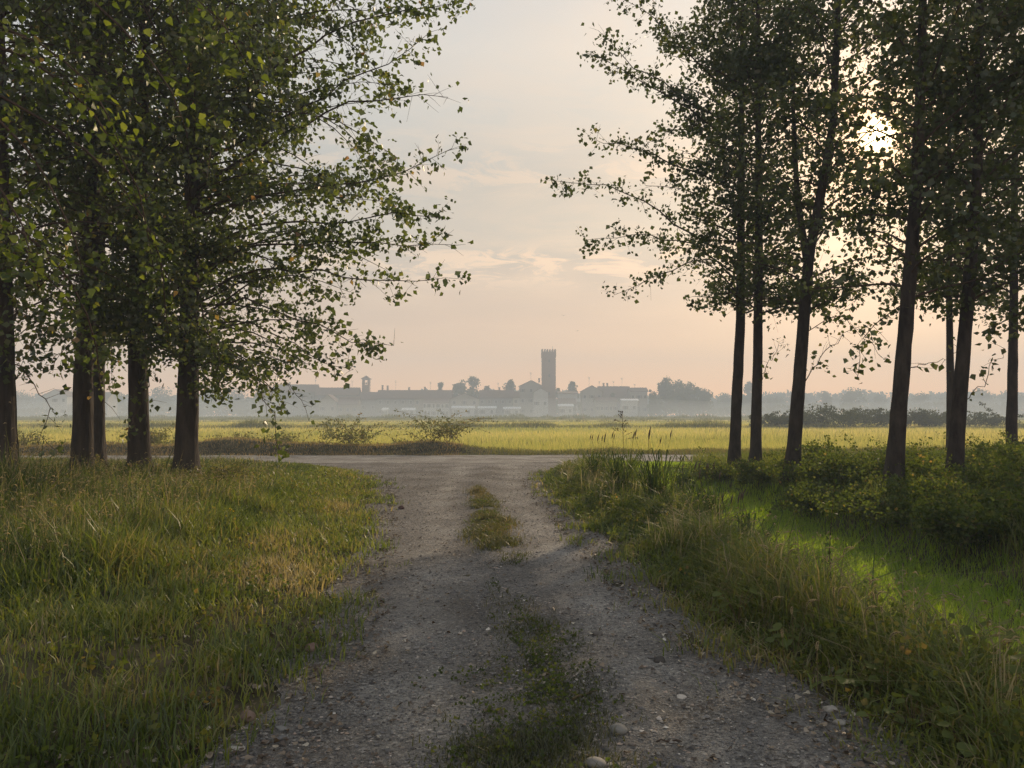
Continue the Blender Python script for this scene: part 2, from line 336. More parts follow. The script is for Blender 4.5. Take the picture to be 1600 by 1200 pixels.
# gravel track with ragged edges
tv = []; tf = []; ta = []
yy = np.arange(-5, 24.7, .1); nxr = 44
for j, y in enumerate(yy):
    l = float(roadL(np.array(y)))-.1; r = float(roadR(np.array(y)))+.1
    if y > 23: l = max(l, -14); r = min(r, 9)
    for i in range(nxr):
        x = l+(r-l)*i/(nxr-1); tv.append((x, y)); 
        cc = np.interp(y, [3, 5.3, 9.3, 12, 15], [.2, .07, -.2, -.4, -.7]); ta.append(max(math.exp(-((x-cc+.72)/.3)**2), math.exp(-((x-cc-.72)/.3)**2)))
tv = np.array(tv); zz_ = H(tv[:, 0], tv[:, 1])+.008+.012*(vn(tv[:, 0], tv[:, 1], 7)-.5)
tv = np.column_stack([tv, zz_])
i, j = np.meshgrid(np.arange(nxr-1), np.arange(len(yy)-1)); a = (j*nxr+i).ravel()
o = obj('gravel_track', mesh('gravel_track', tv, np.stack([a, a+1, a+nxr+1, a+nxr], 1), M['gravel'], {'rut': ta}, True))
tag(o, 'pale gravel farm track with two worn wheel ruts running to the crossing', None, None, 'structure')
cv_ = []; xx = np.concatenate([np.arange(-62, -14, 1.), np.arange(-14, 14, .25), np.arange(14, 62, 1.)]); nyr = 22
for x in xx:
    a0 = float(crossN(np.array(x)))-.1; b0 = float(crossF(np.array(x)))
    for i in range(nyr): cv_.append((x, a0+(b0-a0)*i/(nyr-1)))
cv_ = np.array(cv_); cv_ = np.column_stack([cv_, H(cv_[:, 0], cv_[:, 1])+.014+.012*(vn(cv_[:, 0], cv_[:, 1], 5)-.5)])
i, j = np.meshgrid(np.arange(nyr-1), np.arange(len(xx)-1)); a = (j*nyr+i).ravel()
o = obj('crossing_track', mesh('crossing_track', cv_, np.stack([a, a+nyr, a+nyr+1, a+1], 1), M['gravel'], {'rut': np.ones(len(cv_))*.8}, True))
tag(o, 'gravel track crossing from side to side at the edge of the fields', None, None, 'structure')

# ------------------------------------------------------------------ haze
hb = Acc().box((0, 300, 24), (1300, 740, 52)); hz = hb.mesh('haze', None)
hm, t, NN, LL = newmat('haze_air')
pv = NN.new('ShaderNodeVolumePrincipled'); pv.inputs['Color'].default_value = (.70, .82, 1.0, 1); pv.inputs['Density'].default_value = .0021; pv.inputs['Anisotropy'].default_value = .0
oo = NN.new('ShaderNodeOutputMaterial'); LL.new(pv.outputs[0], oo.inputs['Volume']); hz.materials.append(hm)
tag(obj('haze', hz), 'thin bluish morning haze over the fields and village', None, None, 'stuff')

mi = Acc(); pr = [(290, .12), (296, 1.6), (304, 3.6), (312, 5.6), (319, 7.4), (324, 7.8), (328, 6.), (330, 2.), (330.5, .12)]
mxs = np.linspace(-260, 260, 27); mv = [(x, y, .1+(z-.1)*(.8+.3*float(vn(x, 3, .02)))) for x in mxs for y, z in pr]; m_ = len(pr)
mi.add(mv, [(i*m_+j, (i+1)*m_+j, (i+1)*m_+j+1, i*m_+j+1) for i in range(26) for j in range(m_-1)]+[(i*m_+m_-1, (i+1)*m_+m_-1, (i+1)*m_, i*m_) for i in range(26)]+[tuple(range(m_)), tuple(26*m_+j for j in range(m_))[::-1]])
mm_ = mi.mesh('ground_mist', None); m2_, t, NN, LL = newmat('mist_air')
pv = NN.new('ShaderNodeVolumePrincipled'); pv.inputs['Color'].default_value = (.9, .96, 1.0, 1); pv.inputs['Density'].default_value = .014
oo = NN.new('ShaderNodeOutputMaterial'); LL.new(pv.outputs[0], oo.inputs['Volume']); mm_.materials.append(m2_)
tag(obj('ground_mist', mm_), 'low bank of white mist lying on the fields before the village', None, None, 'stuff')

# ------------------------------------------------------------------ grass
def inview(x, y, m=60):
    px, _ = proj(np.stack([x, y, 0*x], -1)); return (px > -m) & (px < 1600+m)
BW = np.array([1., .72, 0]);
def blades(x, y, h, wd, val, lean=.45, zoff=0., curl=.5):
    n = len(x); z = H(x, y)+zoff-.01
    a = RNG.uniform(0, 2*math.pi, n); dx = np.cos(a); dy = np.sin(a)
    b = a+math.pi/2+RNG.uniform(-.6, .6, n); wx = np.cos(b)*wd/2; wy = np.sin(b)*wd/2
    ln = RNG.uniform(.1, lean, n)*h; cz = RNG.uniform(.3, 1, n)*curl
    p0 = np.stack([x, y, z], -1); p1 = p0+np.stack([dx*ln*.35, dy*ln*.35, h*.55], -1)
    p2 = p0+np.stack([dx*ln*(1+cz), dy*ln*(1+cz), h*(1-.25*cz)], -1)
    W = np.stack([wx, wy, 0*wx], -1)
    v = np.stack([p0-W, p0+W, p1-W*.85, p1+W*.85, p2], 1)
    f = (np.arange(n)[:, None, None]*5+np.array([[0, 1, 3], [0, 3, 2], [2, 3, 4]])[None]).reshape(-1, 3)
    return v.reshape(-1, 3), f, np.repeat(val, 5)
def blade1(x, y, h, wd, val, lean=.45, zoff=0., curl=.5):
    n = len(x); z = H(x, y)-.01; a = RNG.uniform(0, 2*math.pi, n); ln = RNG.uniform(0, lean, n)*h; b = RNG.uniform(-.9, .9, n)
    p0 = np.stack([x, y, z], -1); W = np.stack([np.cos(b)*wd/2, np.sin(b)*wd/2, 0*wd], -1); p2 = p0+np.stack([np.cos(a)*ln, np.sin(a)*ln, h], -1)
    return np.stack([p0-W, p0+W, p2], 1).reshape(-1, 3), np.arange(3*n).reshape(-1, 3), np.repeat(val, 3)
# leafy weeds: upright stems set with small leaves
def weeds(x, y, h, nleaf, ls, val):
    P_, A_ = [], []; n = len(x); z = H(x, y); k = nleaf; t = RNG.uniform(.15, 1, (n, k)); a = RNG.uniform(0, 6.3, n); ln = RNG.uniform(0, .45, n)*h
    q = np.stack([x[:, None]+np.cos(a)[:, None]*ln[:, None]*t**2+RNG.normal(0, .018, (n, k)), y[:, None]+np.sin(a)[:, None]*ln[:, None]*t**2+RNG.normal(0, .018, (n, k)), z[:, None]+h[:, None]*t], -1).reshape(-1, 3)
    return leaves(q, ls, np.clip(np.repeat(val, k)+RNG.normal(0, .12, n*k), 0, 1), LEAF2, LEAF2F, -.1)
def join(parts):
    V, Fs, A, k = [], [], [], 0
    for v, f, a in parts: V.append(v); Fs.append(f+k); A.append(a); k += len(v)
    return np.concatenate(V), np.concatenate(Fs), np.concatenate(A)
def stuff(name, parts, mat, label, parent=None, cat=None):
    v, f, a = join(parts); o = obj(name, mesh(name, v, f, mat, {'v': np.clip(a, 0, 1)}), parent)
    return tag(o, label, cat, None, 'stuff')
def scatter(x0, x1, y0, y1, dens, mx=2600):
    """dens(x,y)->per m2, rejection sampled"""
    A = (x1-x0)*(y1-y0); n = int(A*mx)
    x = RNG.uniform(x0, x1, n); y = RNG.uniform(y0, y1, n); k = RNG.random(n)*mx < dens(x, y); return x[k], y[k]
# left meadow
def dens_left(x, y):
    dl = roadL(y)-x; d = np.clip(2300-105*y, 520, 2000)*sst(-.35, .55, dl+.9*(vn(x, y, 2.6)-.5))
    thin = 1-.6*sst(.5, .72, vn(x, y, 1.9))*(1-sst(1.2, 3.2, dl))*(1-sst(8, 12, y))
    return d*thin*inview(x, y)*(y < crossN(x)-.1)*(.45+.75*vn(x, y, 1.7))
x, y = scatter(-18, -1., 2.6, 24.8, dens_left)
dl = roadL(y)-x; tall = sst(1.0, 3.4, dl+.9*(vn(x, y, .9)-.5))*sst(4.6, 7.5, y+1.3*(vn(x, y, .8)-.5)+(-x-3)*.12)*(1-.45*sst(19, 24, y))
h = (.07+.08*vn(x, y, 2.3)+tall*(.22+.5*vn(x, y, .55)*vn(x, y, 1.7)*1.6))*RNG.uniform(.45, 1.45, len(x))
h = np.minimum(h, np.maximum(.10, (1.50-.074*y-H(x, y))*np.clip(1-.25*sst(-7, -4, x), 0, 1))*RNG.uniform(.6, 1.1, len(x))*np.where(RNG.random(len(x)) < .12, 1.6, 1.)*(1+.9*sst(-5.6, -7., x)*sst(.45, .7, vn(x, y, .6))))
dry = .26*np.exp(-((dl-.5)/.65)**2)*sst(3.2, 6.5, y)+.5*(vn(x, y, .7)-.5)+.45*(vn(x, y, 2.9)-.5)+.1*(1-tall)
val = np.clip(.27+dry+RNG.normal(0, .17, len(x)), 0, 1)
wd = np.clip(.0048+.0007*y, .007, .016)*RNG.uniform(.7, 1.4, len(x))
q_ = (tall > .4) & (RNG.random(len(x)) < .035); n_ = int(q_.sum())
long_ = blades(x[q_], y[q_], h[q_]*1.15+.04, wd[q_]*2., np.clip(val[q_]*.75, 0, 1), .9, 0, .9)
dry_ = (tall > .3) & (RNG.random(len(x)) < .05); drys = blades(x[dry_], y[dry_], h[dry_]*1.15+.02, wd[dry_]*.8, np.full(int(dry_.sum()), .93), .5, 0, .2)
stuff('meadow_grass', [blades(x, y, h, wd, val, .8), long_, drys], M['grass'], 'tall green and straw coloured meadow grass on the left of the track')
# seed heads nodding over the meadow
def heads(x, y, z, ln, val, wid=.011):
    n = len(x); a = RNG.uniform(0, 2*math.pi, n); d1 = np.stack([np.cos(a), np.sin(a), RNG.uniform(.3, 1.6, n)], -1); d1 = unit(d1)
    d2 = unit(d1+np.stack([np.cos(a)*.9, np.sin(a)*.9, -RNG.uniform(.6, 1.6, n)], -1))
    p0 = np.stack([x, y, z], -1); p1 = p0+d1*ln[:, None]*.5; p2 = p1+d2*ln[:, None]*.5
    s = unit(np.cross(d1, RNG.standard_normal((n, 3))))*wid; t = unit(np.cross(d1, s))*wid
    v = np.stack([p0, p1-s, p1+s, p1-t, p1+t, p2], 1)
    f = (np.arange(n)[:, None, None]*6+np.array([[0, 1, 3], [0, 3, 2], [0, 2, 4], [0, 4, 1], [5, 3, 1], [5, 2, 3], [5, 4, 2], [5, 1, 4]])[None]).reshape(-1, 3)
    return v.reshape(-1, 3), f, np.repeat(val, 6)
k = (tall > .5) & (RNG.random(len(x)) < .085); hx, hy = x[k], y[k]; hh = h[k]*1.12+.03
parts = [heads(hx, hy, H(hx, hy)+hh, RNG.uniform(.05, .09, k.sum()), RNG.random(k.sum()), .0065),
         blades(hx, hy, hh, np.full(k.sum(), .004), np.full(k.sum(), .4), .12, 0, 0)]
stuff('seed_heads', parts, M['seed'], 'pale nodding grass seed heads above the left meadow')
# worn grass on the crown of the track
def cc(y): return np.interp(y, [3, 5.3, 9.3, 12, 15], [.16, .07, -.2, -.4, -.7])
def dens_mid(x, y):
    wv = np.interp(y, [2.6, 4.6, 5.6, 6.3, 7.6, 8.2, 9, 12, 15, 16], [.42, .40, .3, .16, .08, .16, .3, .26, .22, .05])
    am = np.interp(y, [2.6, 4.8, 5.6, 6.6, 7.7, 8.1, 9, 13, 15.5, 16.5], [1, 1, .6, .2, .04, .4, 1, 1, .7, 0])
    return 5200*am*np.exp(-((x-cc(y)+.3*(vn(x, y, 1.1)-.5))/(wv*.72))**2)*sst(.2, .5, vn(x, y, 2.6)+.45*sst(6.2, 5., y))*(1+.8*sst(6, 5, y))
x, y = scatter(-2, 1.4, 2.6, 17, dens_mid, 9000)
h = (.028+.09*vn(x, y, 3)*vn(x, y, 1.2)*1.5+.015*sst(7.5, 9, y))*RNG.uniform(.5, 1.3, len(x))
stuff('track_grass', [blades(x, y, h, np.clip(.0045+.0005*y, .005, .011), np.clip(.12+.45*vn(x, y, 1.3)+.25*sst(7, 10, y)+RNG.normal(0, .16, len(x)), 0, 1), 1.0)], M['short'], 'short worn grass growing along the middle of the track')
x, y = scatter(-2, 1.4, 2.8, 14, lambda x, y: dens_mid(x, y)*.03)
stuff('track_weeds', [weeds(x, y, RNG.uniform(.03, .09, len(x)), 9, .02, RNG.uniform(0, .7, len(x)))], M['bramble'], 'tiny leafy weeds in the grass strip between the wheel tracks')
# right verge
def dens_right(x, y):
    dr = x-roadR(y); d = np.clip(1900-80*y, 480, 1700)*sst(-.3, .45, dr+.8*(vn(x, y, 2.7)-.5))*(1-sst(2.4, 3.3, x+.5*(vn(x, y, 1.2)-.5)))
    return d*inview(x, y)*(y < crossN(x)-.1)*(.5+.7*vn(x, y, 1.6))
x, y = scatter(.4, 5, 2.6, 25.5, dens_right)
dr = x-roadR(y); tall = sst(.25, 1.3, dr+.5*(vn(x, y, 1.1)-.5))
h = (.06+.08*vn(x, y, 2)+tall*(.06+.40*vn(x, y, .9)*vn(x, y, 2.3)*1.7))*RNG.uniform(.45, 1.5, len(x))
val = np.clip(.36+.5*(vn(x, y, .8)-.5)+.3*(vn(x, y, 3.1)-.5)+.18*np.exp(-(dr/.5)**2)+RNG.normal(0, .17, len(x)), 0, 1)
stuff('verge_grass', [blades(x, y, h, np.clip(.005+.0007*y, .007, .016)*RNG.uniform(.7, 1.6, len(x)), val, 1.1, 0, .9)], M['grass'], 'ragged green grass along the right edge of the track')
def weedset(x0, x1, y0, y1, n, cond):
    y = y0+(y1-y0)*RNG.random(n)**1.3; x = RNG.uniform(x0, x1, n); k = cond(x, y) & inview(x, y); return x[k], y[k]
x, y = weedset(.4, 4.2, 3, 23, 4600, lambda x, y: (x-roadR(y) > .12) & (x-roadR(y) < 1.6+.6*vn(x, y, 1)) & (vn(x, y, 1.3) > .38))
hv = (.08+.42*vn(x, y, .9)*sst(.1, .9, x-roadR(y)))*RNG.uniform(.6, 1.3, len(x))
stm = blades(x, y, hv, np.full(len(x), .005), np.full(len(x), .55), .35, 0, .2)
stuff('verge_weeds', [weeds(x, y, hv, 13, .034, np.clip(.3+.5*vn(x, y, 1.4), 0, 1)), stm], M['bramble'], 'small leafy weeds crowding the right verge')
x, y = weedset(-12, -1, 3, 22, 5200, lambda x, y: (roadL(y)-x > .1) & (vn(x, y, .9) > .42))
hv = np.minimum(.10+.35*vn(x, y, .9)*sst(.6, 2.4, roadL(y)-x)*sst(5, 8, y), np.maximum(.08, 1.45-.074*y))*RNG.uniform(.6, 1.3, len(x))
stuff('meadow_weeds', [weeds(x, y, hv, 10, .034, np.clip(.3+.6*vn(x, y, 1.4), 0, 1)), blades(x, y, hv, np.full(len(x), .005), np.full(len(x), .6), .35, 0, .2)], M['bramble'], 'small leafy weeds among the grass of the left meadow')
x, y = weedset(.8, 3.8, 3.6, 21, 1500, lambda x, y: (x-roadR(y) > .5) & (x < 3.3) & (vn(x, y, 1.1) > .42))
hh = (.30+.35*vn(x, y, .8))*RNG.uniform(.7, 1.25, len(x)); hw = blades(x, y, hh*1.25, np.full(len(x), .009), np.full(len(x), .35), 1.2, 0, 1.)
stuff('verge_seed_heads', [heads(x, y, H(x, y)+hh, RNG.uniform(.06, .10, len(x)), RNG.uniform(.4, 1, len(x)), .006), blades(x, y, hh, np.full(len(x), .004), np.full(len(x), .4), .1, 0, 0), hw], M['seed'], 'pale seed heads standing over the grass of the right verge')
# lush ditch grass
def dens_ditch(x, y):
    return np.clip(1600-60*y, 450, 1300)*sst(2.5, 3.2, x)*(1-sst(5.5, 6.3, x+.5*(vn(x, y, 1.5)-.5)))*inview(x, y)*(y < 24)
x, y = scatter(2.4, 6.6, 3.6, 24, dens_ditch)
h = (.10+.08*vn(x, y, 1.2))*RNG.uniform(.6, 1.3, len(x))
stuff('ditch_grass', [blades(x, y, h, np.clip(.004+.0006*y, .005, .013), np.clip(.5+.5*(vn(x, y, .8)-.5)+RNG.normal(0, .2, len(x)), 0, 1), .6)], M['lush'], 'bright fresh green grass lining the shallow ditch')
# rough grass under the right-hand trees
def dens_bank(x, y):
    return np.clip(520-12*y, 120, 420)*sst(5.4, 6.1, x+.4*(vn(x, y, 1.5)-.5))*inview(x, y)*(y < crossN(x)-.1)
x, y = scatter(5.2, 22, 6, 28, dens_bank)
h = (.2+.3*vn(x, y, .7))*RNG.uniform(.5, 1.25, len(x))
stuff('rough_grass', [blades(x, y, h, np.clip(.005+.0006*y, .008, .018), np.clip(.32+.5*(vn(x, y, .5)-.4)+RNG.normal(0, .16, len(x)), 0, 1), .8)], M['grass'], 'dark rough grass on the bank beneath the right-hand poplars')
# bank beyond the crossing track + field edges
x = RNG.uniform(-40, 40, 60000); y = RNG.uniform(0, 4.5, 60000)+np.interp(x, [-60, 0, 20, 60], [28.6, 28.8, 30.4, 34])
k = inview(x, y); x, y = x[k], y[k]
h = (.12+.26*vn(x, y, .5)*(.5+.5*sst(1, 3, fy_(x, y))))*RNG.uniform(.5, 1.3, len(x))*(1-.4*(x < -1))
stuff('bank_grass', [blades(x, y, h, RNG.uniform(.012, .024, len(x)), np.clip(.45+.4*(vn(x, y, .22)-.4)+.35*(x < -2)*(fy_(x, y) < 2.6)+RNG.normal(0, .15, len(x)), 0, 1), .9)], M['weed'], 'brown and green weedy grass bank beyond the crossing track')
parts = []
for (ya, yb, n, hh_, wd_) in ((33.2, 48, 46000, .44, .024), (48, 66, 30000, .42, .034), (66, 96, 26000, .40, .055), (97, 170, 30000, .16, .11)):
    y = RNG.uniform(ya, yb, n); x = RNG.uniform(-.75, .75, n)*y; y = y+np.clip(x-5, 0, 40)*.12
    h = hh_*RNG.uniform(.75, 1.12, n)*(.9+.2*vn(x, y, .1))
    parts.append(blade1(x, y, h, np.full(n, wd_*1.35), np.clip(.55+.45*(vn(x, y, .06)-.5)+RNG.normal(0, .2, n), 0, 1), .5))
stuff('rice_plants', parts, M['rice'], 'ripening golden green rice filling the flat fields')
# weedy dykes between plots: rows of weeds at several distances
for _ in range(1):
    y = RNG.uniform(34, 90, 5000); x = RNG.uniform(-.75, .75, 5000)*y; k_ = vn(x, y, .09) > .62; x, y = x[k_], y[k_]
    stuff('rice_weeds', [blade1(x, y, RNG.uniform(.4, .75, len(x)), np.full(len(x), .05), RNG.uniform(0, .5, len(x)), .5)], M['weed'], 'sparse dark weeds standing above the rice')
parts = []
for (y0, sp, n, h0, wd_) in ((93, 3, 16000, .55, .06), (205, 9, 12000, .5, .15), (150, 2, 3500, .4, .1), (48, .8, 2500, .3, .03), (272, 10, 9000, 1.1, .25)):
    x = RNG.uniform(-.72, .72, n)*y0; y = y0+RNG.normal(0, sp*.3, n)+4*(vn(x, 0*x, .03)-.5)
    h = h0*(.4+1.1*vn(x, y, .13)*vn(x, y*0, .31)*2)*RNG.uniform(.4, 1.2, n)
    parts.append(blade1(x, y, h, np.full(n, wd_*1.3), np.clip(.35+RNG.normal(0, .2, n), 0, 1), .7))
stuff('field_weeds', parts, M['weed'], 'lines of dark weeds on the low dykes between the rice plots')

# ------------------------------------------------------------------ gravel stones & litter
OCT = np.array([[1, 0, 0], [0, 1, 0], [-1, 0, 0], [0, -1, 0], [.1, .1, 1], [0, 0, -1.]]); OCTF = np.array([[0, 1, 4], [1, 2, 4], [2, 3, 4], [3, 0, 4]])
def pebbles(x, y, s, val):
    n = len(x); a = RNG.uniform(0, 6.3, n); sc = np.stack([s*RNG.uniform(.7, 1.4, n), s*RNG.uniform(.6, 1.1, n), s*RNG.uniform(.3, .65, n)], -1)
    v = OCT[None]*sc[:, None]*RNG.uniform(.75, 1.2, (n, 6, 1)); ca, sa = np.cos(a)[:, None], np.sin(a)[:, None]
    v = np.stack([v[..., 0]*ca-v[..., 1]*sa, v[..., 0]*sa+v[..., 1]*ca, v[..., 2]], -1)+np.stack([x, y, H(x, y)+.010+s*.12], -1)[:, None]
    return v.reshape(-1, 3), (np.arange(n)[:, None, None]*6+OCTF[None]).reshape(-1, 3), np.repeat(val, 6)
n = 105000; y = RNG.uniform(2.4, 24, n)**1.0; y = 2.6+(24-2.6)*RNG.random(n)**1.9; l = roadL(y)-.15; r = roadR(y)+.2; x = l+(r-l)*RNG.random(n)
k = (vn(x, y, 2.2)+.25*RNG.random(n) > .33); x, y = x[k], y[k]; s = np.clip(RNG.lognormal(-5.35, .5, len(x)), .0025, .022)*(1+.02*y)
def smat():
    m, t, NN, LL = newmat('pebble'); b = NN.new('ShaderNodeBsdfPrincipled'); b.inputs['Roughness'].default_value = .75
    b.inputs['Specular IOR Level'].default_value = .3
    LL.new(ramp_node(NN, LL, attr(NN, 'v'), [(0, (.045, .042, .042)), (.45, (.17, .165, .16)), (.85, (.27, .25, .22)), (.95, (.32, .24, .19)), (1, (.6, .58, .53))]), b.inputs[0])
    o = NN.new('ShaderNodeOutputMaterial'); LL.new(b.outputs[0], o.inputs[0]); return m
M['pebble'] = smat()
stuff('gravel_stones', [pebbles(x, y, s, RNG.random(len(x))**1.25)], M['pebble'], 'loose grey gravel and small pebbles scattered over the track')
n = 9000; y = 2.6+20*RNG.random(n)**1.5; side = RNG.random(n) < .5; off = RNG.exponential(.75, n)
x = np.where(side, roadL(y)-off+.35, roadR(y)+off-.35); k = RNG.random(n) < .14; x[k] = (roadL(y[k])+(roadR(y[k])-roadL(y[k]))*RNG.random(k.sum()))
pos = np.stack([x, y, H(x, y)+.022], -1); nn_ = len(x)
r_ = unit(np.stack([RNG.normal(size=nn_), RNG.normal(size=nn_), RNG.normal(0, .25, nn_)], -1)); d_ = unit(np.cross(unit(np.stack([RNG.normal(0, .3, nn_), RNG.normal(0, .3, nn_), np.ones(nn_)], -1)), r_)); u_ = np.cross(r_, d_)
sz = RNG.uniform(.012, .042, nn_)
v = pos[:, None]+sz[:, None, None]*(LEAF[None, :, 0, None]*r_[:, None]+LEAF[None, :, 1, None]*d_[:, None]+2*LEAF[None, :, 2, None]*u_[:, None])
stuff('fallen_leaves', [(v.reshape(-1, 3), (np.arange(nn_)[:, None, None]*6+LEAFF[None]).reshape(-1, 3), np.repeat(RNG.random(nn_)**1.4, 6))], M['litter'], 'dry brown fallen leaves littering both edges of the track')

def blob(a, b, c, seed, sub=2, flat=.0):
    import bmesh
    bm = bmesh.new(); bmesh.ops.create_icosphere(bm, subdivisions=sub+1, radius=1); r = random.Random(seed)
    ph = [(r.uniform(-1, 1), r.uniform(-1, 1), r.uniform(-1, 1), r.uniform(0, 6)) for _ in range(5)]
    for v in bm.verts:
        k = 1+sum((.05 if seed in (3, 4, 5) else .085)*math.sin((3 if seed in (3, 4, 5) else 4.2)*(v.co.x*p[0]+v.co.y*p[1]+v.co.z*p[2])+p[3]) for p in ph)
        q = v.co*k
        if flat: q.z = max(q.z, -1+flat); 
        v.co = (q.x*a, q.y*b, q.z*c)
    me = bpy.data.meshes.new('stone'); bm.to_mesh(me); bm.free(); me.shade_smooth(); return me
STONES = [  # px, py, half width px, flatness, colour, label
 (962, 1136, 15, .55, (.20, .195, .18), 'large smooth grey cobble lying beside the middle grass strip'),
 (928, 1194, 17, .5, (.22, .21, .19), 'smooth pale grey cobble cut by the bottom edge of the photo'),
 (1056, 1194, 10, .6, (.10, .10, .12), 'dark blue grey stone at the bottom edge of the track'),
 (945, 1166, 6, .6, (.10, .10, .10), 'small dark round stone just below the large smooth cobble'),
 (985, 1155, 6, .5, (.17, .15, .13), 'small brownish stone to the right below the large smooth cobble'),
 (932, 986, 9, .6, (.13, .12, .11), 'dark rounded stone between the rut and the worn grass strip'),
 (1027, 1024, 9, .7, (.07, .065, .06), 'black clod of earth in the right wheel rut'),
 (393, 1119, 13, .7, (.21, .15, .12), 'reddish brown stone at the left edge of the track'),
 (490, 1011, 11, .7, (.19, .125, .10), 'rust red stone near the left verge halfway along'),
 (378, 1167, 11, .45, (.42, .40, .36), 'pale chalky flat stone at the lower left edge of the track'),
 (446, 1132, 9, .4, (.20, .20, .19), 'flat grey stone to the right of the reddish brown stone'),
 (447, 1146, 10, .4, (.15, .15, .15), 'flat dark grey stone directly below another flat grey stone'),
 (1290, 1108, 12, .5, (.34, .32, .29), 'pale broken stone against the right verge, bigger of a pair'),
 (1302, 1128, 10, .4, (.30, .285, .26), 'pale flat stone fragment below the bigger broken one at the right verge'),
 (628, 793, 5, .8, (.10, .06, .05), 'small dark red stone far up the left rut'),
 (1060, 1079, 8, .35, (.50, .47, .42), 'flat whitish stone flake lying in the right rut'),
]
for i, (px, py, hw, fl, col, lab) in enumerate(STONES):
    Y = 1180*1.6/(py-646); X = (px-800)*Y/1180; a_ = hw*Y/1180
    me = blob(a_, a_*.8, a_*fl, i+3); me.materials.append(stonemat('stone_%s' % ('a'*(i+1)), col))
    o = obj('stone', me, None, (X, Y, float(H(X, Y))+.01+a_*fl*(.45 if i < 3 else .12))); o.rotation_euler = (0, 0, RNG.uniform(-.4, .4))
    tag(o, lab, 'stone', 'larger stones lying on the track')
def stick(px0, py0, px1, py1, r, lab):
    g = lambda px, py: (lambda Y: np.array([(px-800)*Y/1180, Y, 0]))(1180*1.6/(py-646))
    a_, b_ = g(px0, py0), g(px1, py1); pts = np.array([a_+(b_-a_)*t+np.array([0, .01*math.sin(t*5), 0]) for t in np.linspace(0, 1, 6)])
    c0 = pts.mean(0); c0[2] = H(c0[0], c0[1])+.012+r; pts[:, 2] = [float(H(p[0], p[1]))+.012+r-c0[2]+.006*math.sin(k*2) for k, p in enumerate(pts)]; pts[:, :2] -= c0[:2]
    o = obj('stick', Acc().tube(pts, np.linspace(r, r*.6, 6), 7, .05).mesh('stick', M['twig'] if r < .006 else M['cane'], True), None, c0)
    tag(o, lab, 'stick', 'sticks lying on the track')
stick(893, 1092, 930, 1072, .008, 'pale broken stick beside the middle grass strip')
stick(1022, 1151, 1060, 1148, .005, 'thin dark twig lying crosswise near the bottom of the right rut')

# ------------------------------------------------------------------ poplars
def xl(py): return np.interp(py, [-400, 0, 100, 200, 300, 400, 450, 500, 550, 600, 650, 720], [600, 650, 615, 640, 630, 640, 610, 560, 520, 465, 440, 430])
def xr(py): return np.interp(py, [-400, 0, 60, 200, 260, 300, 400, 460, 500, 540], [1040, 985, 945, 965, 990, 1005, 1000, 1040, 1110, 1200])
_sj = RNG.random((64,))
def keep_left(p):
    px, py = proj(p); n = len(px); j = 22*np.sin(py*.06)+18*np.sin(py*.021+2)+RNG.normal(0, 9, n)
    ok = px < xl(py)+j
    bot = np.interp(px, [-50, 20, 60, 110, 170, 250, 320, 380, 450, 470], [650, 650, 690, 650, 705, 680, 675, 640, 650, 600])+12*np.sin(px*.09)+RNG.normal(0, 8, n)
    return ok & (py < bot)
def keep_right(p):
    px, py = proj(p); n = len(px); j = 20*np.sin(py*.055+1)+16*np.sin(py*.023)+RNG.normal(0, 9, n)
    ok = px > xr(py)+j
    bot = np.interp(px, [980, 1050, 1100, 1180, 1230, 1290, 1340, 1420, 1480, 1600], [440, 480, 505, 500, 520, 525, 560, 500, 560, 570])+14*np.sin(px*.07)+RNG.normal(0, 8, n)
    d = np.hypot((px-1372)*.9, py-212); hole = RNG.random(n) < np.interp(d, [0, 16, 34, 64], [.93, .68, .3, 0])
    return ok & (py < bot) & ~hole
def bez(p0, d0, ln, droop, n=6):
    p = np.array(p0, float); d = unit(np.array(d0, float)); pts = [p.copy()]
    for i in range(n-1):
        d = unit(d+np.array([0, 0, -droop])+RNG.normal(0, .07, 3)); p = p+d*ln/(n-1); pts.append(p.copy())
    return np.array(pts)
def polyat(pts, t):
    s = np.concatenate([[0], np.cumsum(np.linalg.norm(np.diff(pts, axis=0), axis=1))]); s /= s[-1]
    return np.stack([np.interp(t, s, pts[:, k]) for k in range(3)], -1)
def gaps(p, lo=.26, hi=.52, fl=.28):
    a = vn(p[:, 0]*1.0+p[:, 1]*.6, p[:, 2], 1.25)*.6+vn(p[:, 0]*.7-p[:, 1], p[:, 2]*1.2+7, 2.9)*.4
    return RNG.random(len(p)) < fl+(1-fl)*sst(lo, hi, a)
def twigs_on(pts, r0, acc, lp, per_m, tl, nl, tmin=.25, spread=.9, rr=.11, keep=None, sides=4):
    ln = np.linalg.norm(np.diff(pts, axis=0), axis=1).sum(); n = max(2, int(ln*per_m))
    for t in np.linspace(tmin, 1, n):
        q = polyat(pts, np.array([t, min(1, t+.05)])); tg = unit(q[1]-q[0]+1e-6)
        d = unit(tg*.7+RNG.normal(0, spread, 3)*np.array([1, 1, .7])+np.array([0, 0, .05])); l = tl*RNG.uniform(.5, 1.25)*(1.15-.5*t)
        if keep is not None and not keep((q[0]+d*l*.6)[None])[0]: continue
        tw = bez(q[0], d, l, .10, 3); acc.tube(tw, np.linspace(.0045, .002, 3), 3)
        m = RNG.poisson(nl); tt = RNG.uniform(.15, 1.03, m); lp.append(polyat(tw, np.clip(tt, 0, 1))+RNG.normal(0, rr, (m, 3)))
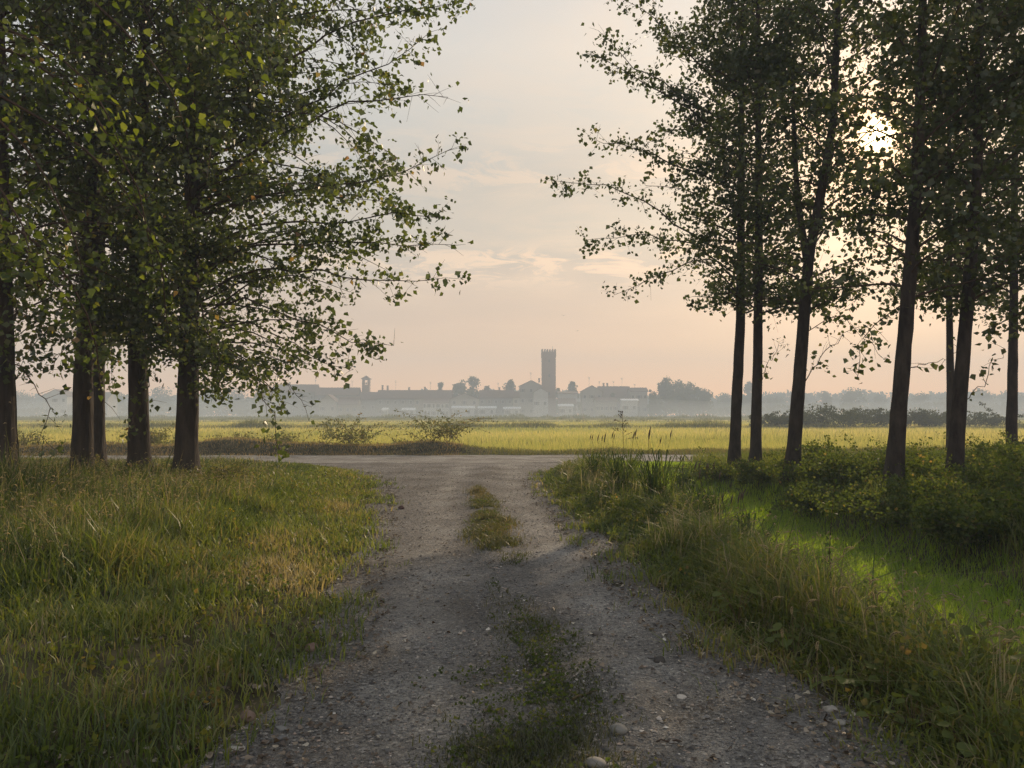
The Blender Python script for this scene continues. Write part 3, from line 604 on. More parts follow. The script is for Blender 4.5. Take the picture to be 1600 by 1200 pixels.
def poplar(base, pts, r0, crown_z, top, maxr, per, leafsz, mat, bark, label, group, keep, heroes=(), seed=0, nl=10, tl=.75, lowr=None, name='poplar_tree', fill=0, forks=()):
    """pts: trunk points in world; heroes: list of (pts, r, leafy) explicit limbs"""
    base = np.asarray(base, float); root = empty(name, base, label, 'tree', group)
    g = lambda p: np.asarray(p)-base
    pts = np.asarray(pts, float)
    tt = np.linspace(0, 1, 44); tp = polyat(pts, tt); hgt = tp[:, 2]-base[2]
    rad = r0*(1-.80*np.clip(hgt/top, 0, 1))*(1+.75*np.exp(-np.maximum(hgt, 0)/.28))
    tr = Acc().tube(g(tp), rad, 18, .035)
    for fp, fr in forks: tr.tube(g(polyat(np.asarray(fp), np.linspace(0, 1, 8))), np.linspace(fr, fr*.35, 8), 10, .03)
    obj('trunk', tr.mesh('trunk', bark, True), root)
    tw = Acc(); lp = []; k = 0; zz = crown_z
    while zz < top:
        f = (zz-crown_z)/(top-crown_z)
        c = np.array([np.interp(zz, tp[:, 2], tp[:, j]) for j in range(3)]); c[2] = zz
        R = maxr*(.62+.6*f*(1-f)*2.2)*(1-f**3*.8)*RNG.uniform(.6, 1.15)
        az = k*2.399+RNG.uniform(-.4, .4); el = RNG.uniform(.25, .8)+.3*f
        d = np.array([math.cos(az)*math.cos(el), math.sin(az)*math.cos(el), math.sin(el)])
        b = bez(c, d, R, RNG.uniform(.03, .13), 7); tw.tube(b, np.linspace(.028*(1-f*.5), .006, 7), 5)
        twigs_on(b, .02, tw, lp, per, tl, nl, .12, rr=.13, keep=keep); k += 1
        zz += RNG.uniform(.10, .26)*max(.6, 14/ max(10, top+2))
    for q in range(fill):   # long slender limbs that arch over towards the light and droop
        zq = crown_z-.9+(min(top, 10.5)-crown_z+.9)*RNG.random()**1.25; c = np.array([np.interp(zq, tp[:, 2], tp[:, j]) for j in range(3)]); c[2] = zq
        az = RNG.uniform(-1.3, 1.1) if fill > 30 else RNG.uniform(-2.6, 1.0)
        b = bez(c, [math.cos(az), math.sin(az), RNG.uniform(.25, .9)], RNG.uniform(2.2, 5.4 if fill > 30 else 3.8), RNG.uniform(.10, .26), 8)
        kb = np.nonzero(~keep(b))[0]; kb = kb[kb > 1]
        if len(kb): b = b[:kb[0]]
        if len(b) < 3: continue
        tw.tube(b, np.linspace(.022, .004, len(b)), 4)
        twigs_on(b, .02, tw, lp, 4.6, .6, 22, .15, rr=.13, keep=keep)
    for hp, hr, dens in heroes:
        hp = polyat(np.asarray(hp, float), np.linspace(0, 1, 12)); hp[1:-1] += RNG.normal(0, .03, (10, 3))
        obj('branch', Acc().tube(g(hp), np.linspace(hr, .004, 12), 6).mesh('branch', M['twig'], True), root)
        twigs_on(hp, hr, tw, lp, 7*dens, .62 if hr > .016 else .42, 15 if hr > .016 else 7, .12, 1.0, .085)
    m = np.concatenate(tw.v); tw.v = [m-base]
    o = obj('twigs', tw.mesh('twigs', M['twig']), root); tag(o, kind='stuff')
    lp = np.concatenate(lp); 
    if keep is not None:
        kk = keep(lp) if not len(heroes) else (keep(lp) | (RNG.random(len(lp)) < 0))
        nh = 0
        if len(heroes):  # hero limb leaves are kept whatever the trimming says
            nh = root_h = sum(1 for _ in heroes)
        lp = lp[kk] if not len(heroes) else lp[kk | _herokeep(lp, heroes)]
    lp = lp[gaps(lp, .36, .56, .10) if base[0] < 0 else gaps(lp, .27, .52, .28)]; px_, py_ = proj(lp); lp = lp[((py_ > -60) & (px_ > -60) & (px_ < 1660)) | (RNG.random(len(lp)) < .4)]
    val = np.clip(.38+.45*(vn(lp[:, 0]*1.3+lp[:, 1], lp[:, 2]*1.3, .9)-.5)+RNG.normal(0, .2, len(lp)), 0, 1)
    v, f, a_ = leaves(lp-base, leafsz, val, LEAF2, LEAF2F)
    o = obj('crown', mesh('crown', v, f, mat, {'v': a_}), root); tag(o, kind='stuff')
    return root, lp
def _herokeep(lp, heroes):
    out = np.zeros(len(lp), bool)
    for hp, hr, dens in heroes:
        q = polyat(np.asarray(hp, float), np.linspace(.25, 1, 40)); 
        for s in q: out |= ((lp-s)**2).sum(1) < .5**2
    return out
GL = 'poplars standing on the left of the track'; GR = 'slender poplars along the ditch on the right'
def trunk_px(lst, Y, topz, base_dy=0):
    p = [P(a, b, Y) for a, b in lst]; p[0][2] = H(p[0][0], p[0][1])-.05; 
    if p[-1][2] < topz: 
        q = p[-1].copy(); q[2] = topz; q[0] += (p[-1][0]-p[-2][0])*.3; p.append(q)
    return p
def hero(lst, Y0, Y1):
    n = len(lst); return [P(a, b, Y0+(Y1-Y0)*i/(n-1)) for i, (a, b) in enumerate(lst)]
# left side
LT = [
 ([(290, 781), (294, 600), (297, 450), (302, 250), (306, 0)], 15.0, .225, 3.3, 13.5, 4.6, 'rightmost poplar on the left side, thick dark trunk nearest the track',
   [(hero([(300, 300), (420, 220), (540, 160), (640, 150), (700, 152)], 15, 14), .035, 1.2),
    (hero([(302, 200), (420, 110), (520, 45), (620, 20), (722, 4)], 15, 14), .035, 1.3),
    (hero([(300, 340), (420, 300), (540, 290), (640, 265), (706, 232)], 15, 14.2), .035, 1.2),
    (hero([(300, 430), (400, 385), (500, 375), (600, 380), (715, 383)], 15, 13.6), .03, 1.1),
    (hero([(299, 470), (400, 420), (500, 425), (600, 440), (695, 434)], 15, 13.5), .03, 1.1),
    (hero([(298, 480), (380, 470), (470, 500), (540, 530), (615, 540)], 15, 13.5), .025, .9),
    (hero([(297, 520), (380, 500), (450, 530), (500, 565), (552, 577)], 15, 14), .02, .9),
    (hero([(300, 400), (400, 350), (520, 345), (620, 335), (690, 340)], 15, 13.4), .03, 1.2),
    (hero([(302, 260), (430, 190), (560, 120), (630, 95), (672, 50)], 15, 13.4), .03, 1.2),
    (hero([(296, 520), (360, 540), (400, 580), (425, 640), (432, 700)], 15, 12.2), .015, .8),
    (hero([(296, 530), (380, 560), (440, 590), (470, 620), (478, 640)], 15, 13), .012, .7)]),
 ([(218, 783), (216, 600), (214, 450), (222, 250), (228, 0)], 15.6, .215, 3.6, 13.5, 3.4, 'second trunk from the right among the left poplars, dead grass round its foot',
   [(hero([(216, 560), (235, 590), (215, 640), (212, 672)], 14.5, 13.5), .012, .8)]),
 ([(128, 785), (130, 600), (140, 400), (146, 250), (150, 0)], 15.2, .20, 3.6, 13.5, 3.4, 'third trunk from the right on the left side, twinned with a thinner one behind', []),
 ([(152, 760), (153, 600), (156, 450), (158, 200)], 18.5, .17, 4.2, 13.5, 3.0, 'thinner trunk half hidden behind the third poplar on the left', []),
 ([(7, 800), (5, 600), (2, 400), (-2, 200), (-4, 0)], 13.2, .21, 3.2, 13.5, 3.2, 'leftmost poplar, its trunk cut by the left edge of the photo', 
   [(hero([(10, 560), (50, 590), (80, 640), (60, 695)], 13, 12), .012, .8)]),
 ([(-150, 800), (-155, 500), (-160, 100)], 16, .2, 3.6, 13, 3.6, 'poplar standing just beyond the left edge of the photo', []),
]
for k, (tl_, Y, r0, cz, top, mr, lab, hs) in enumerate(LT):
    tp = trunk_px(tl_, Y, top); bz = H(tp[0][0], Y)
    poplar((tp[0][0], Y, bz), tp, r0, cz, top, mr, 6.2, .104, M['leaf_left'], M['bark_l'], lab, GL, keep_left, hs, nl=18, fill=(52 if k == 0 else 26))
# right side
RT = [
 ([(1147, 755), (1150, 650), (1157, 500), (1158, 300), (1160, 0)], 20.0, .155, 4.2, 15, 3.1, 'right-side poplar closest to the track, first trunk of the row',
   [(hero([(1157, 400), (1100, 380), (1030, 330), (950, 290), (862, 282)], 20, 19.2), .03, 1.1),
    (hero([(1157, 300), (1080, 270), (1000, 235), (920, 214)], 20, 19), .03, 1.2),
    (hero([(1158, 200), (1080, 160), (990, 100), (935, 48)], 20, 18.5), .03, 1.2),
    (hero([(1158, 230), (1080, 170), (990, 120), (915, 82)], 20, 18.5), .03, 1.1),
    (hero([(1157, 440), (1080, 380), (1000, 365), (915, 375)], 20, 19), .025, .9),
    (hero([(1157, 430), (1100, 400), (1030, 430), (960, 461)], 20, 19), .025, 1.2),
    (hero([(1158, 160), (1080, 90), (1010, 20), (965, -5)], 20, 19), .03, 1.2)]),
 ([(1180, 762), (1183, 600), (1186, 400), (1185, 200), (1184, 0)], 19.0, .14, 4.1, 15, 2.9, 'second trunk of the right row, straight and slim beside the first',
   [(hero([(1186, 598), (1200, 570), (1215, 545), (1225, 530)], 18.8, 18.4), .008, 1.0)]),
 ([(1237, 768), (1245, 640), (1256, 500), (1264, 400), (1285, 290), (1302, 190), (1310, 0)], 16.6, .155, 3.8, 14, 2.9, 'third poplar of the right row, leaning and forked at mid height',
   [(hero([(1257, 598), (1290, 550), (1320, 520), (1350, 510)], 16.5, 16), .012, 1.1),
    (hero([(1258, 520), (1300, 490), (1350, 520), (1380, 560)], 16.5, 15.6), .01, .9)]),
 ([(1393, 800), (1400, 700), (1412, 550), (1424, 400), (1432, 280), (1440, 100), (1442, 0)], 13.2, .148, 3.6, 13, 2.7, 'thick leaning poplar just right of the sun, shrubs at its foot',
   [(hero([(1416, 580), (1440, 570), (1475, 560), (1500, 545)], 13.2, 13), .008, .5),
    (hero([(1420, 470), (1370, 500), (1345, 540), (1340, 590)], 13.2, 12.6), .01, 1.)]),
 ([(1490, 800), (1495, 680), (1506, 540), (1518, 400), (1527, 280), (1530, 100), (1531, 0)], 13.7, .136, 3.6, 13, 2.7, 'dark trunk second from the right edge, leaning like its neighbour',
   [(hero([(1508, 626), (1535, 600), (1550, 570), (1570, 545)], 13.6, 13.2), .008, .5)]),
 ([(1486, 740), (1485, 600), (1483, 450), (1483, 200)], 22.5, .12, 4.6, 14, 2.8, 'slim far trunk half hidden behind the leaning dark one', []),
 ([(1580, 745), (1582, 600), (1585, 400), (1586, 100)], 20.5, .14, 4.2, 14, 3.0, 'slim straight poplar at the right edge of the photo', []),
 ([(1690, 800), (1700, 500), (1710, 0)], 14, .16, 3.5, 14, 3.2, 'poplar just outside the right edge of the photo', []),
]
for k, (tl_, Y, r0, cz, top, mr, lab, hs) in enumerate(RT):
    tp = trunk_px(tl_, Y, top); bz = H(tp[0][0], Y)
    fk = ()
    if k == 2: fk = [(hero([(1262, 415), (1250, 340), (1243, 270), (1238, 120)], 16.6, 17), .085)]
    poplar((tp[0][0], Y, bz), tp, r0, cz, top, mr, 5.4, .108, M['leaf_right'], M['bark_r'], lab, GR, keep_right, hs, nl=27, forks=fk)
# near tree out of frame on the left: its hanging sprays carry the largest leaves
def near_poplar():
    base = np.array([-7.6, 7.2, float(H(-7.6, 7.2))])
    pts = [base+np.array([0, 0, -.05]), base+np.array([.1, 0, 5]), base+np.array([.1, .1, 11])]
    sprays = [([(-260, 60), (-80, 20), (60, 60), (150, 140), (190, 230)], 8, 7.4), ([(-260, 0), (0, -60), (150, 0), (260, 120), (290, 200)], 8, 7.2),
              ([(-260, 200), (-120, 180), (-20, 260), (40, 360), (60, 450)], 8, 7.0), ([(-260, 150), (-60, 130), (60, 250), (120, 380), (130, 430)], 8, 7.6),
              ([(-260, -80), (0, -160), (200, -80), (340, 20), (380, 90)], 8, 7.3), ([(-260, 300), (-100, 280), (0, 330), (60, 420), (120, 480)], 8, 8.6),
              ([(-260, 100), (0, 60), (140, 160), (220, 300), (240, 420)], 8, 9.0), ([(-260, 120), (0, 140), (170, 260), (250, 380), (262, 520)], 8, 9.6),
              ([(-260, -80), (0, -200), (200, -160), (420, -80), (500, -20)], 8, 8.2), ([(-260, 320), (-60, 300), (90, 400), (150, 520), (160, 640)], 8, 9.8)]
    root = empty('poplar_tree', base, 'near poplar beyond the left edge whose big leafed sprays hang into view', 'tree', GL)
    tr = Acc().tube(np.array([polyat(np.array(pts), t)-base for t in np.linspace(0, 1, 12)]), np.linspace(.24, .08, 12), 14, .03)
    obj('trunk', tr.mesh('trunk', M['bark_l'], True), root)
    tw = Acc(); lp = []
    for lst, y0, y1 in sprays:
        hp = polyat(np.array(hero(lst, y0, y1)), np.linspace(0, 1, 12))
        s0 = np.array([base[0]+.1, base[1], max(2.6, hp[0][2]-1)]); hp = polyat(np.concatenate([[s0], hp]), np.linspace(0, 1, 14))
        obj('branch', Acc().tube(hp-base, np.linspace(.03, .005, 14), 6).mesh('branch', M['twig'], True), root)
        twigs_on(hp, .02, tw, lp, 5.5, .6, 8, .2, 1., .1)
    # upper crown above the frame
    for k in range(70):
        zz = RNG.uniform(4.2, 11); az = k*2.4; d = np.array([math.cos(az), math.sin(az), .5]); b = bez([base[0]+.1, base[1], zz], d, RNG.uniform(1.5, 3.2), .08, 6)
        tw.tube(b, np.linspace(.02, .005, 6), 4); twigs_on(b, .02, tw, lp, 3.5, .6, 8, .2)
    tw.v = [np.concatenate(tw.v)-base]; tag(obj('twigs', tw.mesh('twigs', M['twig']), root), kind='stuff')
    lp = np.concatenate(lp); px, py = proj(lp)
    bot = np.interp(px, [-50, 80, 180, 300, 700], [560, 600, 640, 560, 200]); kk = (py < bot) & (px < 560) & (lp[:, 1] > 4)
    kk |= (px < -60); lp = lp[kk]; px, py = px[kk], py[kk]
    vis = (px > 0) & (px < 1600) & (py > 0); order = np.argsort(np.where(vis, lp[:, 1], 99)); big = order[:290]; rest = order[290:]
    val = np.clip(.5+RNG.normal(0, .22, len(lp)), 0, 1)
    v, f, a_ = leaves(lp[rest]-base, .07, val[rest]); tag(obj('crown', mesh('crown', v, f, M['leaf_near'], {'v': a_}), root), kind='stuff')
    ms = []
    for q in range(5):
        vv = LEAF*.085; ms.append(mesh('leaf', vv, LEAFF, M['leaf_near'], {'v': np.full(6, .25+.15*q)}))
    r_, d_, n_ = leaf_frames(len(big), 1.0)
    from mathutils import Matrix
    for q, b in enumerate(big):
        o = bpy.data.objects.new('leaf', ms[q % 5]); C.objects.link(o); o.parent = root
        m = Matrix(((r_[q][0], d_[q][0], n_[q][0]), (r_[q][1], d_[q][1], n_[q][1]), (r_[q][2], d_[q][2], n_[q][2])))
        o.rotation_euler = m.to_euler(); o.location = tuple(lp[b]-base); s = RNG.uniform(.75, 1.15); o.scale = (s, s, s)
near_poplar()

# ------------------------------------------------------------------ bushes
for_bases = [(-6.5, 14.6), (-7.7, 15.1), (-9.1, 14.7), (-8.9, 12.6), (-9.9, 17.6), (-6.0, 15.6)]
def bush(x, y, rx, ry, h, n, leafsz, mat, label, group, name='bramble_bush', cat='bush', canes=26, z0=None):
    bz = float(H(x, y)) if z0 is None else z0; root = empty(name, (x, y, bz), label, cat, group)
    st = Acc()
    for i in range(canes):
        a = RNG.uniform(0, 6.3); d = np.array([math.cos(a)*.7, math.sin(a)*.7, 1.]); b = bez([RNG.normal(0, rx*.4), RNG.normal(0, ry*.4), 0], d, h*RNG.uniform(.8, 1.9), .2, 7)
        st.tube(b, np.linspace(.006, .0025, 7)*max(1, h), 4)
    obj('stem', st.mesh('stem', M['cane']), root)
    st_pts = np.array([[v_.reshape(-1, 4, 3).mean(1)[j] for j in range(7)] for v_ in st.v]); nc = int(n*.5); ci = RNG.integers(0, len(st_pts), nc); ti = RNG.uniform(1, 6, nc); i0 = np.minimum(ti.astype(int), 5); fr = (ti-i0)[:, None]
    pc = st_pts[ci, i0]*(1-fr)+st_pts[ci, i0+1]*fr+RNG.normal(0, .045*max(1, h*.8), (nc, 3)); n = n-nc
    k = 14; c = np.stack([RNG.normal(0, rx*.42, k), RNG.normal(0, ry*.42, k), RNG.uniform(.15, .8, k)*h], -1); s = RNG.uniform(.16, .36, k)*h
    w_ = RNG.integers(0, k, n); d = unit(RNG.standard_normal((n, 3)))*RNG.random((n, 1))**.45
    p = c[w_]*np.array([1, 1, .8])+d*s[w_][:, None]*np.array([1.4, 1.4, 1.]); p = np.concatenate([p, pc]); p = p[(p[:, 2] > 0)]
    v, f, a_ = leaves(p, leafsz, np.clip(RNG.normal(.4, .22, len(p))+.25*(vn(p[:, 0], p[:, 2], 2)-.5), 0, 1), LEAF2, LEAF2F, .1)
    tag(obj('foliage', mesh('foliage', v, f, mat, {'v': a_}), root), kind='stuff'); return root
BB = [(6.5, 8.4, 'low bramble at the right edge, nearest the ditch'), (7.7, 9.6, 'dark bramble hump at the right edge of the photo'), (6.5, 10.3, 'bramble on the bank in front of the thick leaning poplar'),
      (8.2, 11.6, 'bramble between the two leaning trunks, in front'), (6.6, 12.1, 'bramble hugging the foot of the thick leaning poplar'), (7.4, 13.0, 'bramble with reddish sprays between the two leaning poplars'),
      (9.4, 13.4, 'bramble right of the dark leaning trunk'), (6.9, 14.6, 'bramble behind the thick leaning poplar'), (6.3, 15.4, 'bramble just right of the forked poplar'),
      (8.4, 15.8, 'bramble filling the gap behind the dark leaning trunk'), (10.4, 15.2, 'bramble in front of the slim poplar at the right edge'), (5.9, 17.6, 'small bramble between the second trunk and the forked poplar'),
      (7.6, 18.2, 'bramble behind the forked poplar'), (9.8, 18.6, 'bramble near the slim far trunk'), (5.6, 20.4, 'low dark bramble at the foot of the first right-side poplar'), (12.6, 19.0, 'bramble at the foot of the slim edge poplar'),
      (5.9, 9.6, 'low bramble spilling into the ditch below the thick leaning poplar'), (5.8, 11.8, 'low bramble along the ditch edge left of the thick leaning poplar'), (5.7, 13.8, 'low bramble along the ditch edge below the forked poplar'), (11.6, 16.6, 'bramble behind the hump at the right edge')]
for i, (x, y, lab) in enumerate(BB):
    s = RNG.uniform(.85, 1.15)
    bush(x, y, .75*s, .7*s, (.55 if i in (2, 4, 16, 17, 18) else .65 if i in (0, 11, 14) else .9)*s, 5200, .05, M['bramble'], lab, 'brambles growing under the right-hand poplars')
DW = ['dry weeds at the foot of the rightmost left poplar', 'dead brown weeds at the foot of the second left poplar from the right', 'dry weeds before the twinned left trunks', 'tangle of weeds beside the leftmost trunk', 'dry weeds behind the twinned left trunks', 'thin weeds just right of the thick left trunk']
for (x, y), lab in zip(for_bases, DW): bush(x, y, .5, .4, .5, 1300, .05, M['weed'], lab, 'dry weeds round the left poplars', 'weed_clump', 'weeds', 26)
# shrubs at the field edge
FB = [(690, 32.5, 1.2, 1.5, 'round twiggy shrub at the field edge, right of the gap in the bank'), (548, 32.0, 1.6, 1.3, 'wide bramble on the bank below the bell tower'),
      (452, 33.5, .7, .9, 'small upright weed bush on the left bank'), (390, 33.5, .8, .9, 'weed bush on the bank just right of the left poplars'), (262, 33, .8, 1.1, 'weed bush on the bank seen between two left trunks'),
      (60, 33, 1.2, 1.0, 'shrub on the bank seen beside the leftmost trunk'), (640, 33.5, .7, .55, 'low brown bramble sprawling left of the round shrub')]
for px, Y, r, h, lab in FB:
    X = (px-800)*Y/1180; bush(X, Y-1.2, r, .7, h, 1500, .075, M['weed'], lab, 'shrubs along the far bank', 'field_shrub', 'shrub', 30)
RB = [(1215, 96, 4, 2.0, 'low hedge bush seen between the second and forked poplar'), (1292, 95, 4.2, 3.9, 'tallest hedge bush in the field beyond the forked poplar'), (1345, 99, 3.6, 2.8, 'hedge bush left of the thick leaning poplar, in the field'),
      (1440, 97, 4, 2.8, 'hedge bush in the field between the two leaning poplars'), (1470, 101, 4, 2.5, 'hedge bush in the field against the dark leaning trunk'), (1535, 96, 4.5, 2.6, 'hedge bush in the field near the right edge'), (1250, 99, 3.2, 2.4, 'hedge bush in the field behind the forked trunk'), (1390, 98, 4, 2.4, 'hedge bush in the field hidden by the thick leaning trunk')]
for px, Y, r, h, lab in RB:
    bush((px-800)*Y/1180, Y, r, 2, h, 2600, .22, M['fartree'], lab, 'hedge bushes out in the field', 'hedge_bush', 'bush', 12)

# ------------------------------------------------------------------ tall plants by the ditch
def arch(n, h, wd, base_r, lean):
    a = RNG.uniform(0, 6.3, n); t = np.array([0, .35, .7, 1.]); V = []; Fc = []
    for i in range(n):
        hh = h*RNG.uniform(.55, 1.1); ln = hh*RNG.uniform(.25, lean); d = np.array([math.cos(a[i]), math.sin(a[i]), 0]); s = np.array([-d[1], d[0], 0])*wd/2*RNG.uniform(.7, 1.2)
        p0 = np.array([RNG.normal(0, base_r), RNG.normal(0, base_r), 0]); pz = np.array([0, .48, .82, .80+RNG.uniform(-.25, .12)])*hh; po = np.array([0, .12, .5, 1.])*ln
        for q in range(4):
            c = p0+d*po[q]+np.array([0, 0, pz[q]]); k = (1, .95, .7, .05)[q]; V += [c-s*k, c+s*k]
        b = i*8; Fc += [(b+q*2, b+q*2+1, b+q*2+3, b+q*2+2) for q in range(3)]
    return np.array(V), np.array(Fc)
RC = [(2.35, 12.4, 1.15, 'tall dark reed clump beside the right verge, the largest of them'), (2.0, 13.8, 1.0, 'reed clump just behind the largest one'), (2.9, 11.2, .95, 'reed clump leaning over the ditch, right of the largest'),
      (1.8, 16.0, .9, 'furthest reed clump towards the crossing track'), (3.0, 9.6, .75, 'low reed clump nearest the camera above the ditch'), (3.1, 13.2, .9, 'reed clump on the ditch side behind the leaning one'), (4.4, 19.5, .7, 'small reed clump at the end of the ditch')]
for x, y, h, lab in RC:
    root = empty('reed_clump', (x, y, float(H(x, y))), lab, 'reeds', 'reed clumps between track and ditch')
    V, Fc = arch(95, h, .022, .14, .85); tag(obj('leaves', mesh('leaves', V, Fc, M['reed'], {'v': np.repeat(RNG.random(95), 8)}), root), kind='stuff')
    st = Acc()
    for q in range(5):
        a = RNG.uniform(0, 6.3); b = bez([RNG.normal(0, .1), RNG.normal(0, .1), 0], [math.cos(a)*.2, math.sin(a)*.2, 1], h*1.12, .03, 6); st.tube(b, np.linspace(.004, .002, 6), 4)
        obj('seed_head', Acc().tube(np.array([b[-1], b[-1]+[.01, 0, .06], b[-1]+[.03, 0, .13]]), [.006, .012, .002], 5).mesh('seed_head', M['litter']), root)
    obj('stem', st.mesh('stem', M['cane']), root)
# foxtail grasses with bristly heads, rim light painted as pale bristles on dark core
def fox(px, py, Y, drop, lab, hl=.115):
    Y = Y*.9; top = P(px, py, Y); x, y = top[0], top[1]; gz = float(H(x, y)); root = empty('foxtail_grass', (x, y, gz), lab, 'grass stem', 'foxtail grasses on the right verge')
    hh = top[2]-gz-hl*.5; a = drop; pts = np.array([[-.1*math.cos(a), -.05, 0], [-.06*math.cos(a), -.03, hh*.5], [0, 0, hh]])
    obj('stem', Acc().tube(polyat(pts, np.linspace(0, 1, 6)), .0016, 4).mesh('stem', M['cane']), root)
    c = np.array([pts[-1]+np.array([math.cos(a)*hl*.55*t*t*1.3, 0, hl*(t-.62*t*t)]) for t in np.linspace(0, 1, 8)])
    V = []; 
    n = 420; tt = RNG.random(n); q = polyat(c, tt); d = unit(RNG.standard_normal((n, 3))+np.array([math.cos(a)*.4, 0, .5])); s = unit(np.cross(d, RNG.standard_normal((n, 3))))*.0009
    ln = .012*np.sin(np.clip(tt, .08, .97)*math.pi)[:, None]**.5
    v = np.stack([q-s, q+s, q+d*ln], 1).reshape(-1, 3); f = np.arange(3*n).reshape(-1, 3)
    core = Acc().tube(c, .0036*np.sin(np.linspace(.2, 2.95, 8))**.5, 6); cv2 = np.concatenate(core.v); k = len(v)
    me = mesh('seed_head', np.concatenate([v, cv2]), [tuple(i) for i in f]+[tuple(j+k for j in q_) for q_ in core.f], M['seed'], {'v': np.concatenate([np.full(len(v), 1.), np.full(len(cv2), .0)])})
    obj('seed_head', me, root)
    l2 = [np.array([0, 0, hh*t]) for t in (.3, .5)]; V, Fc = [], []
    for i, b in enumerate(l2):
        dd_ = np.array([math.cos(a+2.5*i), math.sin(a+2.5*i), 0]); s2 = np.array([-dd_[1], dd_[0], 0])*.004
        for (oo_, zz2, kk2) in ((0, 0, 1), (.06, .06, .9), (.14, .06, .1)): cc_ = b+dd_*oo_+np.array([-.03, 0, zz2]); V += [cc_-s2*kk2, cc_+s2*kk2]
        Fc += [(i*6, i*6+1, i*6+3, i*6+2), (i*6+2, i*6+3, i*6+5, i*6+4)]
    obj('leaf', mesh('leaf', V, np.array(Fc), M['grass'], {'v': np.full(12, .4)}), root)
FX = [(1200, 850, 6.4, 2.9, 'leftmost tall one, head upright above the ditch'), (1212, 848, 6.6, .2, 'straight head just right of the leftmost'), (1232, 856, 6.3, .1, 'head curling right near the top of the group'), (1292, 866, 6.2, 1.5, 'upright head beside the tall dark stem, left'),
      (1318, 853, 6.2, .1, 'highest curled head right of the tall dark stem'), (1268, 912, 5.6, 1.6, 'straight pale head left of the dark stem, lower'), (1302, 915, 5.5, 1.5, 'head at the foot of the dark stem'), (1310, 915, 5.5, .6, 'head touching the one at the foot of the dark stem'),
      (1358, 903, 5.7, .2, 'long head curling right over the ditch grass'), (1365, 923, 5.5, 1.8, 'left of two crossing heads over the ditch grass'), (1370, 922, 5.4, .7, 'right of two crossing heads over the ditch grass'), (1352, 945, 5.2, .3, 'low head under the crossing pair'),
      (1237, 945, 5.3, 1.5, 'short head low beside the verge'), (1278, 922, 5.4, 1.6, 'short upright head just below the pale straight one'), (1205, 930, 5.4, .1, 'curled head at the left edge of the group'), (1378, 945, 5.2, 1.7, 'rightmost low head'),
      (1222, 980, 4.9, 1.6, 'head lower down the verge, left'), (1276, 1000, 4.6, 1.4, 'head lower down the verge, middle'), (1390, 985, 4.7, .4, 'head drooping by the pale dry stalks'), (1260, 935, 5.3, .2, 'head leaning right in the middle of the group')]
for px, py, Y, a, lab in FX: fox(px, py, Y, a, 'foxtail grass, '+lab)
# tall dark weed stem
b0 = P(1297, 930, 5.9); b0[2] = float(H(b0[0], b0[1])); t0 = P(1304, 750, 5.9)
root = empty('weed_stalk', b0, 'tall thin dark weed stalk standing above the foxtails', 'weed'); pts = np.array([[0, 0, 0], [.01, 0, .3], [.0, 0, .6], [t0[0]-b0[0], 0, t0[2]-b0[2]]])
obj('stem', Acc().tube(polyat(pts, np.linspace(0, 1, 10)), np.linspace(.005, .0015, 10), 5).mesh('stem', M['twig']), root)
V, f, a_ = leaves(polyat(pts, RNG.uniform(.3, 1, 26))+RNG.normal(0, .008, (26, 3)), .035, np.full(26, .2), LEAF2, LEAF2F, -.2); obj('leaf', mesh('leaf', V, f, M['reed'], {'v': a_}), root)
# broad-leaved plants lower right
def broad(px, py, Y, lab, n=16, spread=.16, lh=.4, sz=.075):
    c = P(px, py, Y); x, y = c[0], c[1]; gz = float(H(x, y)); root = empty('broadleaf_weed', (x, y, gz), lab, 'weed', 'broad leaved weeds at the lower right')
    hgt = max(.15, c[2]-gz); st = Acc(); lm = mesh('leaf', np.array([[0, 0, 0], [-.32, .02, .03], [-.52, .3, .06], [-.4, .68, .03], [0, 1, -.06], [.4, .68, .03], [.52, .3, .06], [.32, .02, .03], [0, .5, -.04]])*sz,
        np.array([[8, 0, 1], [8, 1, 2], [8, 2, 3], [8, 3, 4], [8, 4, 5], [8, 5, 6], [8, 6, 7], [8, 7, 0]]), M['reed'], {'v': np.full(9, .9)})
    from mathutils import Matrix
    for i in range(n):
        a = RNG.uniform(0, 6.3); e = np.array([math.cos(a)*spread*RNG.random()*1.6, math.sin(a)*spread*RNG.random(), hgt*RNG.uniform(.45, 1.1)])
        st.tube(polyat(np.array([[0, 0, 0], e*[.3, .3, .6], e]), np.linspace(0, 1, 5)), .0022, 4)
        d = unit(np.array([math.cos(a), math.sin(a), RNG.uniform(-.5, .1)])); nn2 = unit(np.array([0, -.15, 1.])+RNG.normal(0, .25, 3)); r2 = unit(np.cross(d, nn2)); n3 = np.cross(r2, d)
        o = bpy.data.objects.new('leaf', lm); C.objects.link(o); o.parent = root; o.location = tuple(e); s = RNG.uniform(.6, 1.2); o.scale = (s, s, s)
        o.rotation_euler = Matrix(((r2[0], d[0], n3[0]), (r2[1], d[1], n3[1]), (r2[2], d[2], n3[2]))).to_euler()
    obj('stem', st.mesh('stem', M['cane']), root)
